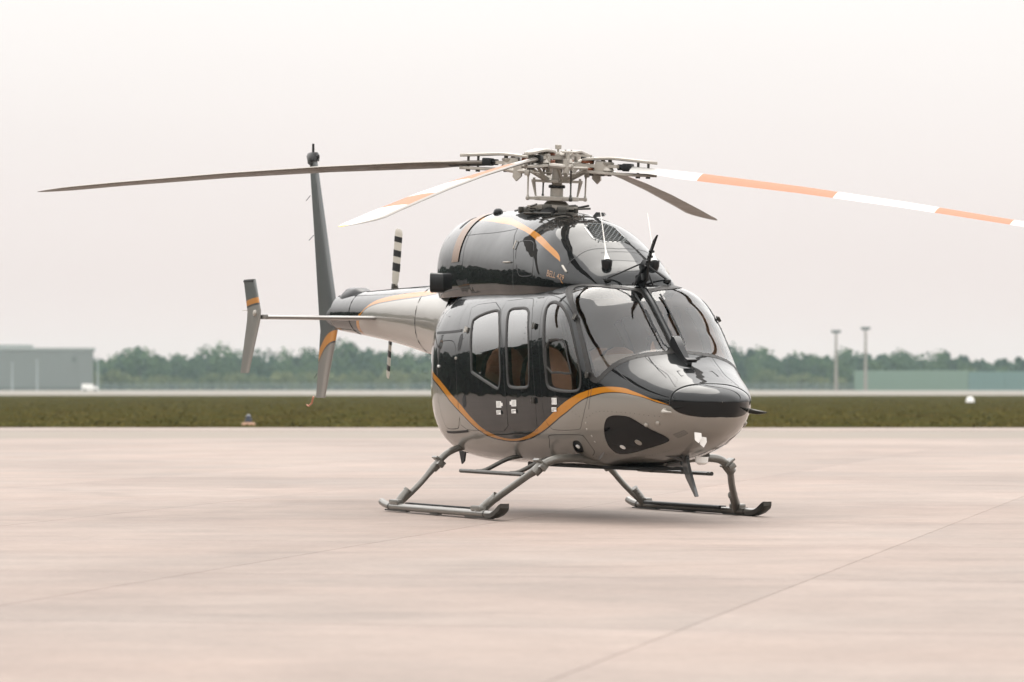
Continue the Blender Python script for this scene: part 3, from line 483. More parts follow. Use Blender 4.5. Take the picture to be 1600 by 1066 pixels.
def window_set(poly, name, fw, tint, parent, f, frame_m=M_FRAME, proud=.004, wall=.045, gdep=-.004):
    P = resamp(f(poly), .03, B.K); Q = inset(P, fw, B)
    wnd = region(name, B, Q, [], gdep, tint, parent, cell=.05)
    ring('window_frame', B, P, Q, proud, 0, frame_m, wnd, wall=wall); return wnd
def screws(mb, surf, loop, step, r=.0045, off=.004):
    M = surf.P(loop[:, 0], loop[:, 1]); d = 0
    for i in range(len(M)):
        j = (i + 1) % len(M); d += np.linalg.norm(M[j] - M[i])
        if d > step:
            d = 0; p = surf.off(loop[i, 0], loop[i, 1], off); n = surf.Nn(loop[i, 0], loop[i, 1])
            mb.lathe([(r, -.002), (r, .0015), (r * .5, .0025)], p, n, n=6)
for side in (0, 1):
    f = (lambda P: np.array(P, float)) if side == 0 else mir
    sg = -1 if side == 0 else 1
    for dn, wn, lab in (('door_pilot', 'win_pilot', 'pilot_door'), ('door_mid', 'win_mid', 'cabin_door'), ('door_rear', 'win_rear', 'cabin_door'), ('door_bag', None, 'baggage_door')):
        D0 = inset(f(POLY[dn]), .003, B); D0 = resamp(D0, .03, B.K); D1 = inset(D0, .0055, B)
        hl = []
        if wn: W0 = f(POLY[wn]); hl = [W0]
        dr = region(lab, B, D1, hl, .0005, M_BODY, heli, cell=.045)
        n_ = len(D0); A = B.off(D0[:, 0], D0[:, 1], .0); Z = B.off(D0[:, 0] * .5 + D1[:, 0] * .5, D0[:, 1] * .5 + D1[:, 1] * .5, -.008); E = B.off(D1[:, 0], D1[:, 1], .0)
        mb = MB(); mb.add([p for q in (A, Z, E) for p in q], [(i * n_ + j, i * n_ + (j + 1) % n_, (i + 1) * n_ + (j + 1) % n_, (i + 1) * n_ + j) for i in range(2) for j in range(n_)]); mb.build('door_seal', M_SEAL, dr, fix=False)
        if wn:
            wnd = window_set(POLY[wn], 'window', .030 if wn != 'win_pilot' else .034, M_GLASS if wn == 'win_pilot' else M_SMOKE, dr, f)
            if wn == 'win_pilot':
                V0 = resamp(f(POLY['vent']), .03, B.K); V1 = inset(V0, .022, B)
                ring('vent_frame', B, V0, V1, .012, 0, M_FRAME, dr, wall=-.002)
    # windshield pane and its frame
    G = resamp(f(POLY['glass']), .03, B.K)
    region('windshield', B, G, [], -.003, M_GLASS, heli, cell=.045)
    # landing light cover
    LP = resamp(f(POLY['lamp']), .02, B.K)
    lens = region('landing_light_cover', B, inset(LP, .004, B), [], .003, M_LENS, heli, cell=.04)
    c0 = np.array(UB['lamp']).mean(0); 
    for (du, dv, rr_, mm) in ((-.22, .055, .028, M_WHITE), (.08, .045, .035, M_STEEL)):
        p = B.off(c0[0] + du, sg * (abs(c0[1]) + dv), .004); n = B.Nn(c0[0] + du, sg * (abs(c0[1]) + dv))
        MB().lathe([(rr_, -.004), (rr_, .002), (rr_ * .8, .004), (rr_ * .3, -.001)], p, n, n=20).build('lamp_reflector', mm, lens)
    OV = resamp(f(POLY['oval']), .02, B.K)
    port = region('service_port', B, inset(OV, .002, B), [], -.012, M_BLACKM, heli, cell=.03)
    o0 = cen(UB['oval']); p = B.off(o0[0], sg * abs(o0[1]), -.002); n = B.Nn(o0[0], sg * abs(o0[1]))
    MB().lathe([(.022, -.01), (.022, .002), (.012, .006)], p, n, n=8).build('service_cap', M_WHITE, port)
fr = region('windshield_frame', B, WFO, [POLY['glass'], mir(POLY['glass'])], .002, M_FRAME, heli, cell=.04)
for side in (0, 1):
    G = POLY['glass'] if side == 0 else mir(POLY['glass']); G = resamp(G, .03, B.K); A = B.off(G[:, 0], G[:, 1], .002); Z = B.off(G[:, 0], G[:, 1], -.045); n_ = len(G)
    mb = MB(); mb.add(list(A) + list(Z), [(j, (j + 1) % n_, n_ + (j + 1) % n_, n_ + j) for j in range(n_)]); mb.build('frame_reveal', M_FRAME, fr)
mb = MB(); screws(mb, B, resamp(inset(WFO, .016, B), .012, B.K), .075)
for side in (0, 1):
    f = (lambda P: np.array(P, float)) if side == 0 else mir
    for k in ('win_rear', 'win_mid', 'win_pilot'): screws(mb, B, resamp(inset(f(POLY[k]), .015, B), .012, B.K), .085)
tag(mb.build('frame_screws', M_STEELD, heli), kind='stuff')
# cabin lining: the tan inner skin, cut at every window
lh = []
for side in (0, 1):
    f = (lambda P: np.array(P, float)) if side == 0 else mir
    for k in ('win_rear', 'win_mid', 'win_pilot'): lh.append(inset(f(POLY[k]), .028, B))
    lh.append(inset(f(POLY['glass']), -.002, B))
region('cabin_lining', B, None, lh, -.045, M_TRIM, heli, cell=.07, flip=True, rect=(1.15, 6.0, -.80, .80))

# seams, hinges, handles, rivets on the hull
mb = MB()
for side in (1, -1):
    g = lambda P: [(p[0], abs(p[1]) * -side) for p in P]
    ribbon(mb, B, g(UB['panel_line']), .006, .0008); ribbon(mb, B, g(UB['seam_low']), .005, .0008)
    ribbon(mb, B, [(p[0], abs(p[1]) * -side) for p in UB['seam_nose1']], .006, .0008)
ribbon(mb, B, rdo, .007, .0052)
nbx = [(5.93, -.10), (6.05, -.115), (6.05, .115), (5.93, .10)]
ribbon(mb, B, nbx, .008, .003, closed=True)
ribbon(mb, B, [(5.56, -.16), (5.80, -.165), (6.0, -.175), (6.25, -.25)], .006, .0008); ribbon(mb, B, [(5.56, .16), (5.80, .165), (6.0, .175), (6.25, .25)], .006, .0008)
mb.build('panel_seams', M_LINE, heli)
mb = MB()
def rivrow(surf, line, step, r=.004):
    L = np.array(cat(line, 24)); M = surf.P(L[:, 0], L[:, 1]); d = step
    for i in range(1, len(M)):
        d += np.linalg.norm(M[i] - M[i - 1])
        if d >= step:
            d = 0; mb.lathe([(r, -.001), (r * .9, .0012), (r * .3, .002)], surf.P(L[i, 0], L[i, 1]), surf.Nn(L[i, 0], L[i, 1]), n=6)
for s_ in (-1, 1):
    g = lambda P: [(p[0], abs(p[1]) * s_) for p in P]
    rivrow(B, g([(2.02, .255), (2.06, .31), (2.12, .335)]), .03); rivrow(B, g([(3.72, .25), (3.75, .40), (3.78, .55)]), .035)
    rivrow(B, g([(1.45, .27), (1.42, .33), (1.40, .345)]), .03)
    rivrow(B, g([(2.2, .80), (3.3, .82), (4.2, .82), (5.0, .80), (5.6, .80)]), .045); rivrow(B, g([(5.62, .14), (5.8, .145), (6.1, .16), (6.28, .30)]), .035)
    rivrow(B, g([(1.5, .255), (2.5, .235), (3.6, .225)]), .05); rivrow(B, g([(4.9, .86), (5.4, .87), (5.9, .88)]), .035)
    rivrow(B, g([(4.55, .53), (5.0, .60), (5.3, .57), (5.8, .58), (6.2, .62)]), .05)
    rivrow(K_, g([(4.45, .02), (4.40, .12), (4.3, .25), (4.1, .38)]), .05); rivrow(K_, g([(3.95, .02), (3.96, .15), (3.97, .3)]), .05)
tag(mb.build('skin_rivets', M_STEELD, heli), kind='stuff')
def at(surf, q, s_, off=0.): return Vector(surf.off(q[0], s_ * abs(q[1]), off)), Vector(surf.Nn(q[0], s_ * abs(q[1])))
for s_ in (-1, 1):
    for k in ('hinge1', 'hinge2', 'handle_mid', 'handle_a', 'roller'):
        p, n = at(B, UB[k][0], s_, .0); ax = Vector((1, 0, 0)); up_ = n.cross(ax).normalized(); M = Matrix((ax, up_, n)).transposed()
        mb = MB(); mb.box(p + n * .008, (.07, .022, .016), M, .004, 0); mb.tube([p + n * .016 - up_ * .03, p + n * .018 + up_ * .03], .009, 8); mb.box(p + n * .012 + ax * .03, (.02, .05, .02), M, .003)
        mb.build('door_hinge', M_STEELD if k != 'roller' else M_STEEL, heli)
    # slide rails of the cabin door
    for a, b in (UB['slot'], UB['slot2']):
        mb = MB(); L = [(a[0] + (b[0] - a[0]) * t, s_ * (abs(a[1]) + (abs(b[1]) - abs(a[1])) * t)) for t in np.linspace(0, 1, 8)]
        ribbon(mb, B, L, .024, .004); mb.build('door_rail', M_BLACKM, heli)
    for k in ('knob', 'bag_latch'):
        p, n = at(B, UB[k][0], s_, 0); MB().lathe([(.014, 0), (.014, .01), (.008, .016)], p, n, n=12).build('latch', M_WHITE if k == 'knob' else M_STEEL, heli)
    for k in ('oval1', 'oval2'):
        q = UB[k][0]; pts = [(q[0] + .05 * math.cos(t) * (1 if math.sin(t) < 0 else .9), s_ * (abs(q[1]) - .026 * math.sin(t))) for t in np.linspace(0, 2 * math.pi, 20, endpoint=False)]
        region('finger_recess', B, np.array(pts), [], .002, M_BLACKM, heli, cell=.03)
    for k in ('tag1', 'tag2', 'tag3'):
        q = UB[k][0]; mb = MB()
        p, n = at(B, q, s_, .002); ax = Vector((1, 0, 0)); up_ = Vector((0, 0, 1))
        M = Matrix((ax, n.cross(ax), n)).transposed()
        mb.box(p, (.11, .06, .003), M, 0, 0); mb.box(p + up_ * -.075, (.10, .038, .003), M, 0, 0); mb.box(p + ax * (.075 if k == 'tag1' else -.075), (.03, .03, .003), M, 0, 0)
        for kx in (-.03, .0, .03): mb.box(p + n * .002 + ax * kx, (.004, .05, .002), M, 0, 1)
        mb.box(p + n * .002 + up_ * -.07 + ax * .01, (.085, .006, .002), M, 0, 1)
        mb.box(p + n * .002 + up_ * -.082 - ax * .02, (.05, .005, .002), M, 0, 1)
        mb.build('door_placard', [M_WHITE, M_BLACKM], heli, smooth=False)
    # warning triangle outline on the upper rear corner
    q = (1.62, .288); mb = MB(); ribbon(mb, B, [(q[0] - .09, s_ * q[1]), (q[0] + .05, s_ * (q[1] - .035)), (q[0] + .09, s_ * (q[1] + .006))], .006, .001, closed=True); mb.build('warning_triangle', M_LINE, heli)
    # pitot tube, static ports, small lights and the fin under the door on the nose side
    p, n = at(B, (6.24, .575), s_, 0)
    fw = Vector((1, 0, 0)); mb = MB(); mb.tube([p, p + n * .05 + fw * .03, p + n * .06 + fw * .08, p + n * .06 + fw * .15], [.022, .020, .016, .011], 12); mb.tube([p + n * .06 + fw * .15, p + n * .06 + fw * .20], [.008, .006], 8); mb.build('pitot_tube', M_STEEL if s_ < 0 else M_STEELD, heli)
    for q in ((5.95, .66), (6.10, .66)):
        p, n = at(B, q, s_, 0); MB().lathe([(.020, 0), (.019, .01), (.012, .016), (.003, .018)], p, n, n=14).build('nose_lamp', M_STEEL, heli)
    for q in ((4.99, .655), (5.01, .69), (5.02, .625), (4.985, .72)):
        p, n = at(B, q, s_, 0); MB().lathe([(.011, 0), (.009, .004), (.004, .003)], p, n, n=10).build('static_port', M_STEEL, heli)
    a, b = UB['step']; p, n = at(B, a, s_, 0); p2, n2 = at(B, b, s_, .01)
    MB().prism([(0, 0), (1, 0), (.95, .35), (.35, .45)], -.006, .006, lambda x, y, t: p + (p2 - p) * x + n * (y * .10) + Vector((0, 0, t))).build('belly_strake', M_GREY, heli)
# tie-down tags hanging on the chin and a lower air scoop
for qq in ((6.43, .84), (6.40, .905)):
    p, n = at(B, qq, -1, .006); dn = Vector((.02, -.01, -1)).normalized(); sd_ = n.cross(dn).normalized(); M = Matrix((sd_, dn, sd_.cross(dn))).transposed()
    MB().prism([(-.03, 0), (.03, .008), (.034, .05), (.008, .10), (-.026, .07)], 0, .004, lambda x, y, t: p + sd_ * x + dn * y + n * (t + .02 - y * .1)).build('white_tape_tag', M_WHITE, heli)
mb = MB()
for i in range(6):
    for j in range(3):
        p, n = at(B, (6.17 + i * .028, .775 + j * .017), -1, .0); mb.lathe([(.008, -.001), (.007, .0012), (.004, .0006)], p, n, n=8)
tag(mb.build('chin_louvre_holes', M_DKGREY, heli), kind='stuff')
for s_ in (1, -1):
    sc_ = np.array([(5.62, .74), (5.74, .72), (5.95, .72), (6.05, .76), (5.9, .80), (5.7, .79)]) * [1, s_]
    if s_ > 0: region('chin_inlet', B, rnd(sc_, 2), [], .003, M_LENS, heli, cell=.03)
# ------------------------------------------------------------------ engine cowling
def cowl_pt(q, s_, off=0.): return Vector(K_.off(q[0], s_ * abs(q[1]), off)), Vector(K_.Nn(q[0], s_ * abs(q[1])))
GR = np.array([(3.50, -.075), (3.50, .075), (3.90, .095), (3.90, -.095)], float)
cw = region('engine_cowling', K_, None, [rnd(GR, 1)], 0.0, M_COWL, heli, cell=.042, rect=(0, K_.L, -.66, .66))
mb = MB(); fair = [(p[0], p[1]) for p in UC['fairing']]; half = [p for p in fair if p[1] <= 0]
fl = [(p[0], -abs(p[1])) for p in half] + [(p[0], abs(p[1])) for p in half[::-1]]
ribbon(mb, K_, fl, .008, .001)
for s_ in (1, -1):
    g = lambda P: [(p[0], abs(p[1]) * s_) for p in P]
    ribbon(mb, K_, g(UC['seam_h']), .006, .001); ribbon(mb, K_, g(UC['seam_v']), .007, .001); ribbon(mb, K_, g([(1.5, .275), (1.52, .38), (1.55, .47)]), .006, .001)
    h = rnd(g(UC['hatch']), 1); ribbon(mb, K_, list(h), .008, .0015, closed=True)
ribbon(mb, K_, [(4.25, -.105), (4.27, .0), (4.27, .07)], .006, .001); ribbon(mb, K_, [(4.46, -.13), (4.47, .05)], .006, .001); ribbon(mb, K_, [(4.1, -.12), (4.1, .12)], .008, .001)
mb.build('panel_seams', M_LINE, cw)
for s_ in (1, -1):
    # hatch latches and grab handles, bright against the black
    for (a, b) in (((2.86, .322), (2.87, .36)), ((2.72, .43), (2.86, .425))):
        p, n = cowl_pt(a, s_, .004); q, _ = cowl_pt(b, s_, .004); mb = MB(); mb.tube([p, p + n * .012, q + n * .012, q], .0065, 8); mb.build('hatch_handle', M_STEEL, cw)
    p, n = cowl_pt((3.97, .365), s_, .004); mb = MB(); mb.box(p, (.11, .02, .012), Matrix.Rotation(R(35), 3, 'Y'), .003); mb.build('cowl_latch', M_STEEL, cw)
    # heat strap round the rear of the cowling
    st = np.array([(1.22, s_ * .0), (1.42, s_ * .0), (1.42, s_ * .43), (1.22, s_ * .43)]) if s_ > 0 else np.array([(1.22, -.43), (1.42, -.43), (1.42, 0.), (1.22, 0.)])
    region('heat_strap', K_, st, [], .008, M_STRAP, cw, cell=.03)
    vn = np.array([(1.02, s_ * .12), (1.10, s_ * .12), (1.10, s_ * .24), (1.02, s_ * .24)]); region('exhaust_vent', K_, rnd(vn, 1), [], .003, M_BLACKM, cw, cell=.03)
    # lettering
    cu = bpy.data.curves.new('t', 'FONT'); cu.body = 'BELL 429'; cu.size = .075; cu.align_x = 'LEFT'; to = bpy.data.objects.new('t', cu)
    dg = bpy.context.evaluated_depsgraph_get(); C.link(to); dg.update(); tm = bpy.data.meshes.new_from_object(to.evaluated_get(dg))
    vv = np.array([v.co[:2] for v in tm.vertices]); ff = [list(p.vertices) for p in tm.polygons]; C.unlink(to); bpy.data.objects.remove(to)
    q0 = UC['text'][0]; wdt = vv[:, 0].max()
    kv, ku = K_.k(q0[0], q0[1])
    tx = vv[:, 0] if s_ < 0 else wdt - vv[:, 0]
    # starboard reads towards the nose
    uu = q0[0] - .10 + tx / ku * 1.0 if s_ < 0 else q0[0] - .10 + (wdt - vv[:, 0]) / ku
    vv_ = s_ * (abs(q0[1]) - vv[:, 1] / kv * 1.05)
    P = K_.off(uu, vv_, .003); mb = MB(); mb.add(P, ff); mb.build('model_lettering', M_ORG, cw, smooth=False)
# intake screen: a real lattice of wires over a dark duct
g0 = np.array([(3.50, -.075), (3.50, .075), (3.90, .095), (3.90, -.095)])
def gq(a, b): 
    l = g0[0] * (1 - a) + g0[3] * a; r_ = g0[1] * (1 - a) + g0[2] * a; return l * (1 - b) + r_ * b
mb = MB()
for i in range(15):
    for d in (0, 1):
        pts = []
        for t in np.linspace(0, 1, 9):
            b = (i / 7 - .5) + (t if d == 0 else -t) * .9 - (0 if d == 0 else -.45) - (.45 if d == 0 else 0)
            if -.001 <= b <= 1.001: pts.append(K_.off(*gq(t, min(max(b, 0), 1)), .002 + .002 * d))
        if len(pts) > 1: mb.tube(pts, .0045, 5)
tag(mb.build('intake_screen', M_MESH, cw), kind='stuff')
region('intake_duct', K_, np.array([(3.46, -.085), (3.46, .085), (3.94, .105), (3.94, -.105)]), [], -.04, M_BLACKM, cw, cell=.05)
mb = MB(); ribbon(mb, K_, list(rnd(inset(GR, -.006, K_), 1)), .022, .003, closed=True); mb.build('screen_frame', M_DKGREY, cw)
# exhausts: a short square-mouthed pipe on each side behind the cowling
for s_ in (1, -1):
    mb = MB(); secs = []
    for (t, o, k) in ((0, 0, 1), (.5, 0, 1.02), (1, 0, 1.05), (1, 0, .9), (.4, 0, .85)):
        c = Vector((-1.42, s_ * .30, 2.22)).lerp(Vector((-1.58, s_ * .56, 2.235)), t); ax = Vector((-.55, s_ * .8, .03)).normalized(); a = ax.cross(Vector((0, 0, 1))).normalized(); b = Vector((0, 0, 1))
        secs.append([c + a * (math.copysign(abs(math.cos(q)) ** .45, math.cos(q)) * .10 * k) + b * (math.copysign(abs(math.sin(q)) ** .45, math.sin(q)) * .095 * k) for q in np.linspace(0, 2 * math.pi, 28, endpoint=False)])
    mb.loft(secs, cap=False); mb.add([secs[-1][i] for i in range(28)], [tuple(range(28))]); mb.build('exhaust_pipe', M_BLKG, heli, fix=False)
# fittings on the cowling: strobe, whip aerials in their cups
mb = MB(); p = Vector((-.76, -.2, 2.885)); mb.lathe([(.001, -.05), (.028, -.045), (.045, -.02), (.05, .008), (.042, .033), (.022, .049), (.001, .053)], p + Vector((0, 0, .01)), (0, 0, 1), n=20); mb.tube([p, p + Vector((-.08, 0, -.012)), p + Vector((-.16, 0, -.02))], .006, 6); mb.build('strobe_lamp', M_BLKG, heli)
for s_, q in ((-1, UC['cup1'][0]), (1, UC['cup1'][0])):
    p, n = cowl_pt(q, s_, 0); upv = Vector((-.28, s_ * .0 - .02, 1)).normalized()
    cup = MB(); base = p + n * .03
    cup.loft([[base + Vector((math.cos(t) * r_, math.sin(t) * r_, z)) for t in np.linspace(0, 2 * math.pi, 18, endpoint=False)] for r_, z in ((.012, -.075), (.035, -.06), (.048, -.02), (.052, .025), (.05, .032))]); co = cup.build('aerial_base', M_BLKG, heli)
    wp = MB(); b0 = base + Vector((0, 0, .032)); wp.tube([b0, b0 + upv * .05, b0 + upv * .10, b0 + upv * .25, b0 + upv * .46], [.030, .014, .007, .005, .0035], 10); wp.build('whip_aerial', M_WHITE, heli)
# upper cable cutter: blade, saw-tooth body and bracing struts, with the deflector down the centre post
mb = MB()
mb.prism([(2.02, 2.17), (2.17, 2.19), (2.24, 2.27), (2.30, 2.36), (2.42, 2.52), (2.50, 2.57), (2.38, 2.42), (2.32, 2.31), (2.29, 2.19), (2.22, 2.09), (2.1, 2.12)], -.009, .009, lambda x, y, t: Vector((x - .09, t, y)))
for s_ in (1, -1):
    mb.tube([(2.12, 0, 2.33), (1.98, s_ * .30, 2.185)], .008, 8); mb.tube([(2.14, 0, 2.32), (2.12, s_ * .10, 2.12)], .008, 8); mb.box((1.98, s_ * .30, 2.17), (.07, .06, .03), None, .006)
mb.box((2.13, 0, 2.29), (.11, .05, .09), Matrix.Rotation(R(-35), 3, 'Y'), .012); mb.box((2.10, 0, 2.19), (.12, .09, .07), Matrix.Rotation(R(-10), 3, 'Y'), .012)
for k in range(4): mb.box((2.20 + k * .03, 0, 2.29 + k * .045), (.02, .05, .02), Matrix.Rotation(R(35), 3, 'Y'), .003)
mb.build('cable_cutter', M_BLKG, heli)
cl = [(u, 0) for u in np.linspace(4.60, 5.60, 26)]
mb = MB()
for yy in (-.017, .017):
    mb.tube([B.off(u, yy / 2.2, .018) for u, _ in cl], .008, 8)
pts = [B.off(u, 0, .006) for u, _ in cl]; Nn_ = [B.Nn(u, 0) for u, _ in cl]; V = []; F = []
for i in range(len(pts)):
    for (yy, o) in ((-.03, 0), (-.03, .012), (.03, .012), (.03, 0)): V.append(pts[i] + Nn_[i] * o + np.array([0, yy, 0]))
for i in range(len(pts) - 1):
    for k in range(4): F.append((i * 4 + k, i * 4 + (k + 1) % 4, i * 4 + 4 + (k + 1) % 4, i * 4 + 4 + k))
mb.add(V, F); mb.build('cable_deflector', M_BLKG, heli)
mb = MB(); a = Vector(B.off(5.52, 0, 0)); 
mb.prism([(-.10, -.02), (-.06, .12), (.0, .13), (.10, .08), (.30, .01), (.28, -.03)], -.035, .035, lambda x, y, t: a + Vector((x * .85, t * (1.0 - x * 1.5), -x * .38 + y)))
mb.box(a + Vector((.27, 0, -.075)), (.05, .10, .03), Matrix.Rotation(R(22), 3, 'Y'), .006)
mb.build('deflector_foot', M_BLKG, heli)
# wipers
for s_ in (1, -1):
    mb = MB(); L = [(5.50, s_ * .035), (5.42, s_ * .05), (5.20, s_ * .05), (4.95, s_ * .047)]
    mb.tube([B.off(u, v, .022) for u, v in L], .007, 6); mb.tube([B.off(u, v, .014) for u, v in [(5.25, s_ * .053), (5.0, s_ * .051), (4.7, s_ * .049)]], .009, 6); mb.build('wiper', M_BLKG, heli)
# lower cable cutter, belly aerials and lamp
mb = MB(); mb.prism([(2.86, .66), (3.04, .66), (3.06, .53), (3.11, .44), (3.24, .24), (3.215, .235), (3.03, .40), (2.96, .50), (2.90, .52)], -.014, .014, lambda x, y, t: Vector((x, t, y)))
mb.tube([(2.95, 0, .53), (2.75, 0, .515), (2.62, .0, .50)], [.03, .03, .012], 8); mb.tube([(3.0, 0, .56), (3.14, -.16, .70)], .02, 8); mb.tube([(3.0, 0, .56), (2.93, -.18, .62)], .026, 8)
mb.build('lower_cable_cutter', M_DKGREY, heli)
MB().lathe([(.06, 0), (.055, -.05), (.03, -.07)], (3.12, .10, .585), n=16).build('belly_beacon', M_WHITE, heli)
mb = MB(); mb.box((1.35, 0, .468), (2.4, .55, .03), None, .01); mb.build('belly_panel', M_SEAL, heli)
mb = MB(); mb.prism([(0, 0), (.16, 0), (.13, -.10), (.07, -.13)], -.008, .008, lambda x, y, t: Vector((-1.35 + x, t - .35, .57 + y))); mb.build('belly_aerial', M_BLACKM, heli)

# ------------------------------------------------------------------ tail boom
region('tail_boom', T_, None, [], 0.0, M_BOOM, heli, cell=.05, rect=(.3, 4.2, -1, 1))
mb = MB()
for s_ in (1, -1): ribbon(mb, T_, [(1.4, s_ * .13), (2.6, s_ * .10), (3.4, s_ * .09)], .006, .001); rivrow(T_, [(1.32, s_ * .25), (1.32, s_ * .5), (1.32, s_ * .8)], .04)
ribbon(mb, T_, [(1.30, -.9), (1.30, -.5), (1.30, 0), (1.30, .5), (1.30, .9)], .007, .001); ribbon(mb, T_, [(3.55, -.9), (3.55, -.5), (3.55, 0), (3.55, .5), (3.55, .9)], .009, .001)
mb.build('panel_seams', M_LINE, heli)
# tail gearbox fairing and tail cone
def sect(x, w_, zt, zb, n=20, e=2.3):
    zc = (zt + zb) / 2; h = (zt - zb) / 2
    return [Vector((x, math.copysign(abs(math.cos(t)) ** (2 / e), math.cos(t)) * w_, zc + math.copysign(abs(math.sin(t)) ** (2 / e), math.sin(t)) * h)) for t in np.linspace(0, 2 * math.pi, n, endpoint=False)]
mb = MB(); mb.loft([sect(-4.85, .06, 2.235, 2.12), sect(-4.95, .12, 2.275, 2.08), sect(-5.2, .14, 2.285, 2.02), sect(-5.4, .12, 2.22, 2.0), sect(-5.5, .07, 2.16, 2.0)]); mb.build('tail_gearbox_fairing', M_BLKG, heli)
mb = MB(); mb.loft([sect(-5.35, .168, 2.215, 1.835), sect(-5.55, .13, 2.17, 1.84), sect(-5.75, .07, 2.12, 1.86), sect(-6.0, .03, 2.05, 1.9)]); mb.build('tail_cone', M_BLKG, heli)
# fin: swept section lofted from the ventral tip to the top
def foil(c, t_, n=14):
    """closed foil outline, x from 0 (leading) to -c"""
    xs = (1 - np.cos(np.linspace(0, math.pi, n))) / 2; y = 5 * t_ * (.2969 * np.sqrt(xs) - .126 * xs - .3516 * xs ** 2 + .2843 * xs ** 3 - .1036 * xs ** 4)
    return [(-x * c, yy * c) for x, yy in zip(xs, y)] + [(-x * c, -yy * c) for x, yy in zip(xs[::-1][1:-1], y[::-1][1:-1])]
finz = [(1.08, -6.08, .29, .10), (1.45, -5.90, .40, .11), (1.83, -5.71, .53, .12), (2.02, -5.71, .58, .12), (2.4, -5.86, .50, .13), (3.0, -6.09, .38, .14), (3.5, -6.29, .28, .15), (3.76, -6.39, .23, .16)]
def fin_secs(zs): return [[Vector((xl + a, b, z)) for a, b in foil(c, t_)] for z, xl, c, t_ in zs]
M_FIN = mat('fin_paint', (.10, .105, .10), rough=.4, coat=.8, crough=.06)
def band_paint(name, za, zb, slope, x0, top, bot, axis_x=True):
    """paint split by an inclined orange band: z > za+slope*(x-x0) top colour, between = orange, below bottom colour"""
    m = mat(name, top, rough=.38, coat=.8, crough=.05); t = m.node_tree; b = t.nodes['Principled BSDF']
    co = N(t, 'ShaderNodeTexCoord'); s = N(t, 'ShaderNodeSeparateXYZ'); t.links.new(co.outputs['Object'], s.inputs[0])
    def mth(op, a, c):
        n = N(t, 'ShaderNodeMath', operation=op)
        for i, q in enumerate((a, c)):
            if isinstance(q, (int, float)): n.inputs[i].default_value = q
            else: t.links.new(q, n.inputs[i])
        return n.outputs[0]
    dx = mth('SUBTRACT', s.outputs['X'], x0); l = mth('SUBTRACT', s.outputs['Z'], mth('ADD', mth('MULTIPLY', dx, slope), mth('MULTIPLY', mth('MULTIPLY', dx, dx), -slope * .9)))
    c = None; last = bot
    for thr, col in ((zb - .02, (.02, .02, .02)), (zb, ORANGE), (za, top)):
        g = N(t, 'ShaderNodeMapRange'); g.inputs[1].default_value = thr - .003; g.inputs[2].default_value = thr + .003; t.links.new(l, g.inputs[0])
        x = N(t, 'ShaderNodeMix', data_type='RGBA'); t.links.new(g.outputs[0], x.inputs[0]); x.inputs[7].default_value = (*col, 1)
        if isinstance(last, tuple): x.inputs[6].default_value = (*last, 1)
        else: t.links.new(last, x.inputs[6])
        last = x.outputs[2]
    t.links.new(last, b.inputs['Base Color']); return m
M_FIN = band_paint('fin_banded_paint', 1.66, 1.55, .62, -6.19, (.04, .046, .046), (.15, .14, .125))
mb = MB(); mb.loft(fin_secs(finz)); fin = mb.build('tail_fin', M_FIN, heli, angle=40)
mb = MB(); mb.loft([[Vector((xl + a * k + .0, b * (1.9 if k > 1 else 1), z)) for a, b in foil(c, t_)] for z, xl, c, t_, k in ((3.73, -6.36, .29, .16, 1.1), (3.80, -6.37, .31, .17, 1.12), (3.83, -6.40, .27, .15, 1.05))]); mb.tube([(-6.50, 0, 3.82), (-6.50, 0, 3.93)], [.016, .014], 8); mb.box((-6.55, 0, 3.72), (.14, .05, .06), Matrix.Rotation(R(20), 3, 'Y'), .01); mb.box((-6.36, 0, 3.775), (.06, .03, .04), None, .006)
mb.build('fin_cap', M_BLKG, fin)
MB().tube([(-6.45, 0, 1.09), (-6.50, 0, 1.02), (-6.60, 0, .985), (-6.66, 0, 1.0)], [.010, .009, .008, .006], 8).build('tail_stinger', mat('safety_red_stinger', (.62, .22, .13), rough=.5), fin)
for z, xx, l in ((3.35, -6.62, .10), (2.9, -6.50, .12), (1.35, -6.36, .06)): mb = MB(); mb.tube([(xx + .03, 0, z), (xx - l, 0, z - .05)], .004, 5); mb.build('static_wick', M_BLACKM, fin)
# stabiliser
def tail_wing(s_):
    secs = []
    for (y, xl, c) in ((.16, -3.86, .48), (.5, -3.90, .45), (1.48, -4.00, .42)): secs.append([Vector((xl + a, s_ * y, 1.925 - b)) for a, b in foil(c, .11)])
    mb = MB(); mb.loft(secs); mb.box((-3.99, s_ * 1.46, 1.925), (.12, .04, .05), None, .01); st = mb.build('stabiliser', M_GREY, heli)
    sec = []
    for (z, xl, c) in ((1.34, -4.36, .27), (1.355, -4.35, .28), (1.90, -4.01, .42), (1.99, -4.0, .42), (2.31, -4.16, .38), (2.325, -4.17, .37)): sec.append([Vector((xl + a, s_ * (1.5 - .055 * (1.95 - z) * 0) + b, z)) for a, b in foil(c, .07)])
    mb = MB(); mb.loft(sec); ep = mb.build('endplate', M_EP, heli)
    mb = MB(); mb.box((-4.36, s_ * 1.5, 2.305), (.30, .035, .02), None, .004); mb.build('endplate_cap', M_BLACKM, ep)
    MB().lathe([(.035, 0), (.032, .014), (.012, .024)], (-4.13, s_ * 1.515, 1.965), (0, s_, 0), n=16).build('fixing_bolt', M_STEEL, ep)
    MB().tube([(-4.42, s_ * 1.5, 2.0), (-4.58, s_ * 1.5, 2.0)], .004, 5).build('static_wick', M_STEEL, ep)
M_EP = band_paint('endplate_banded_paint', 2.105, 2.045, .12, -4.4, (.06, .066, .063), (.15, .145, .13))
for s_ in (1, -1): tail_wing(s_)
fl_ = np.array(UT['flag'], float)
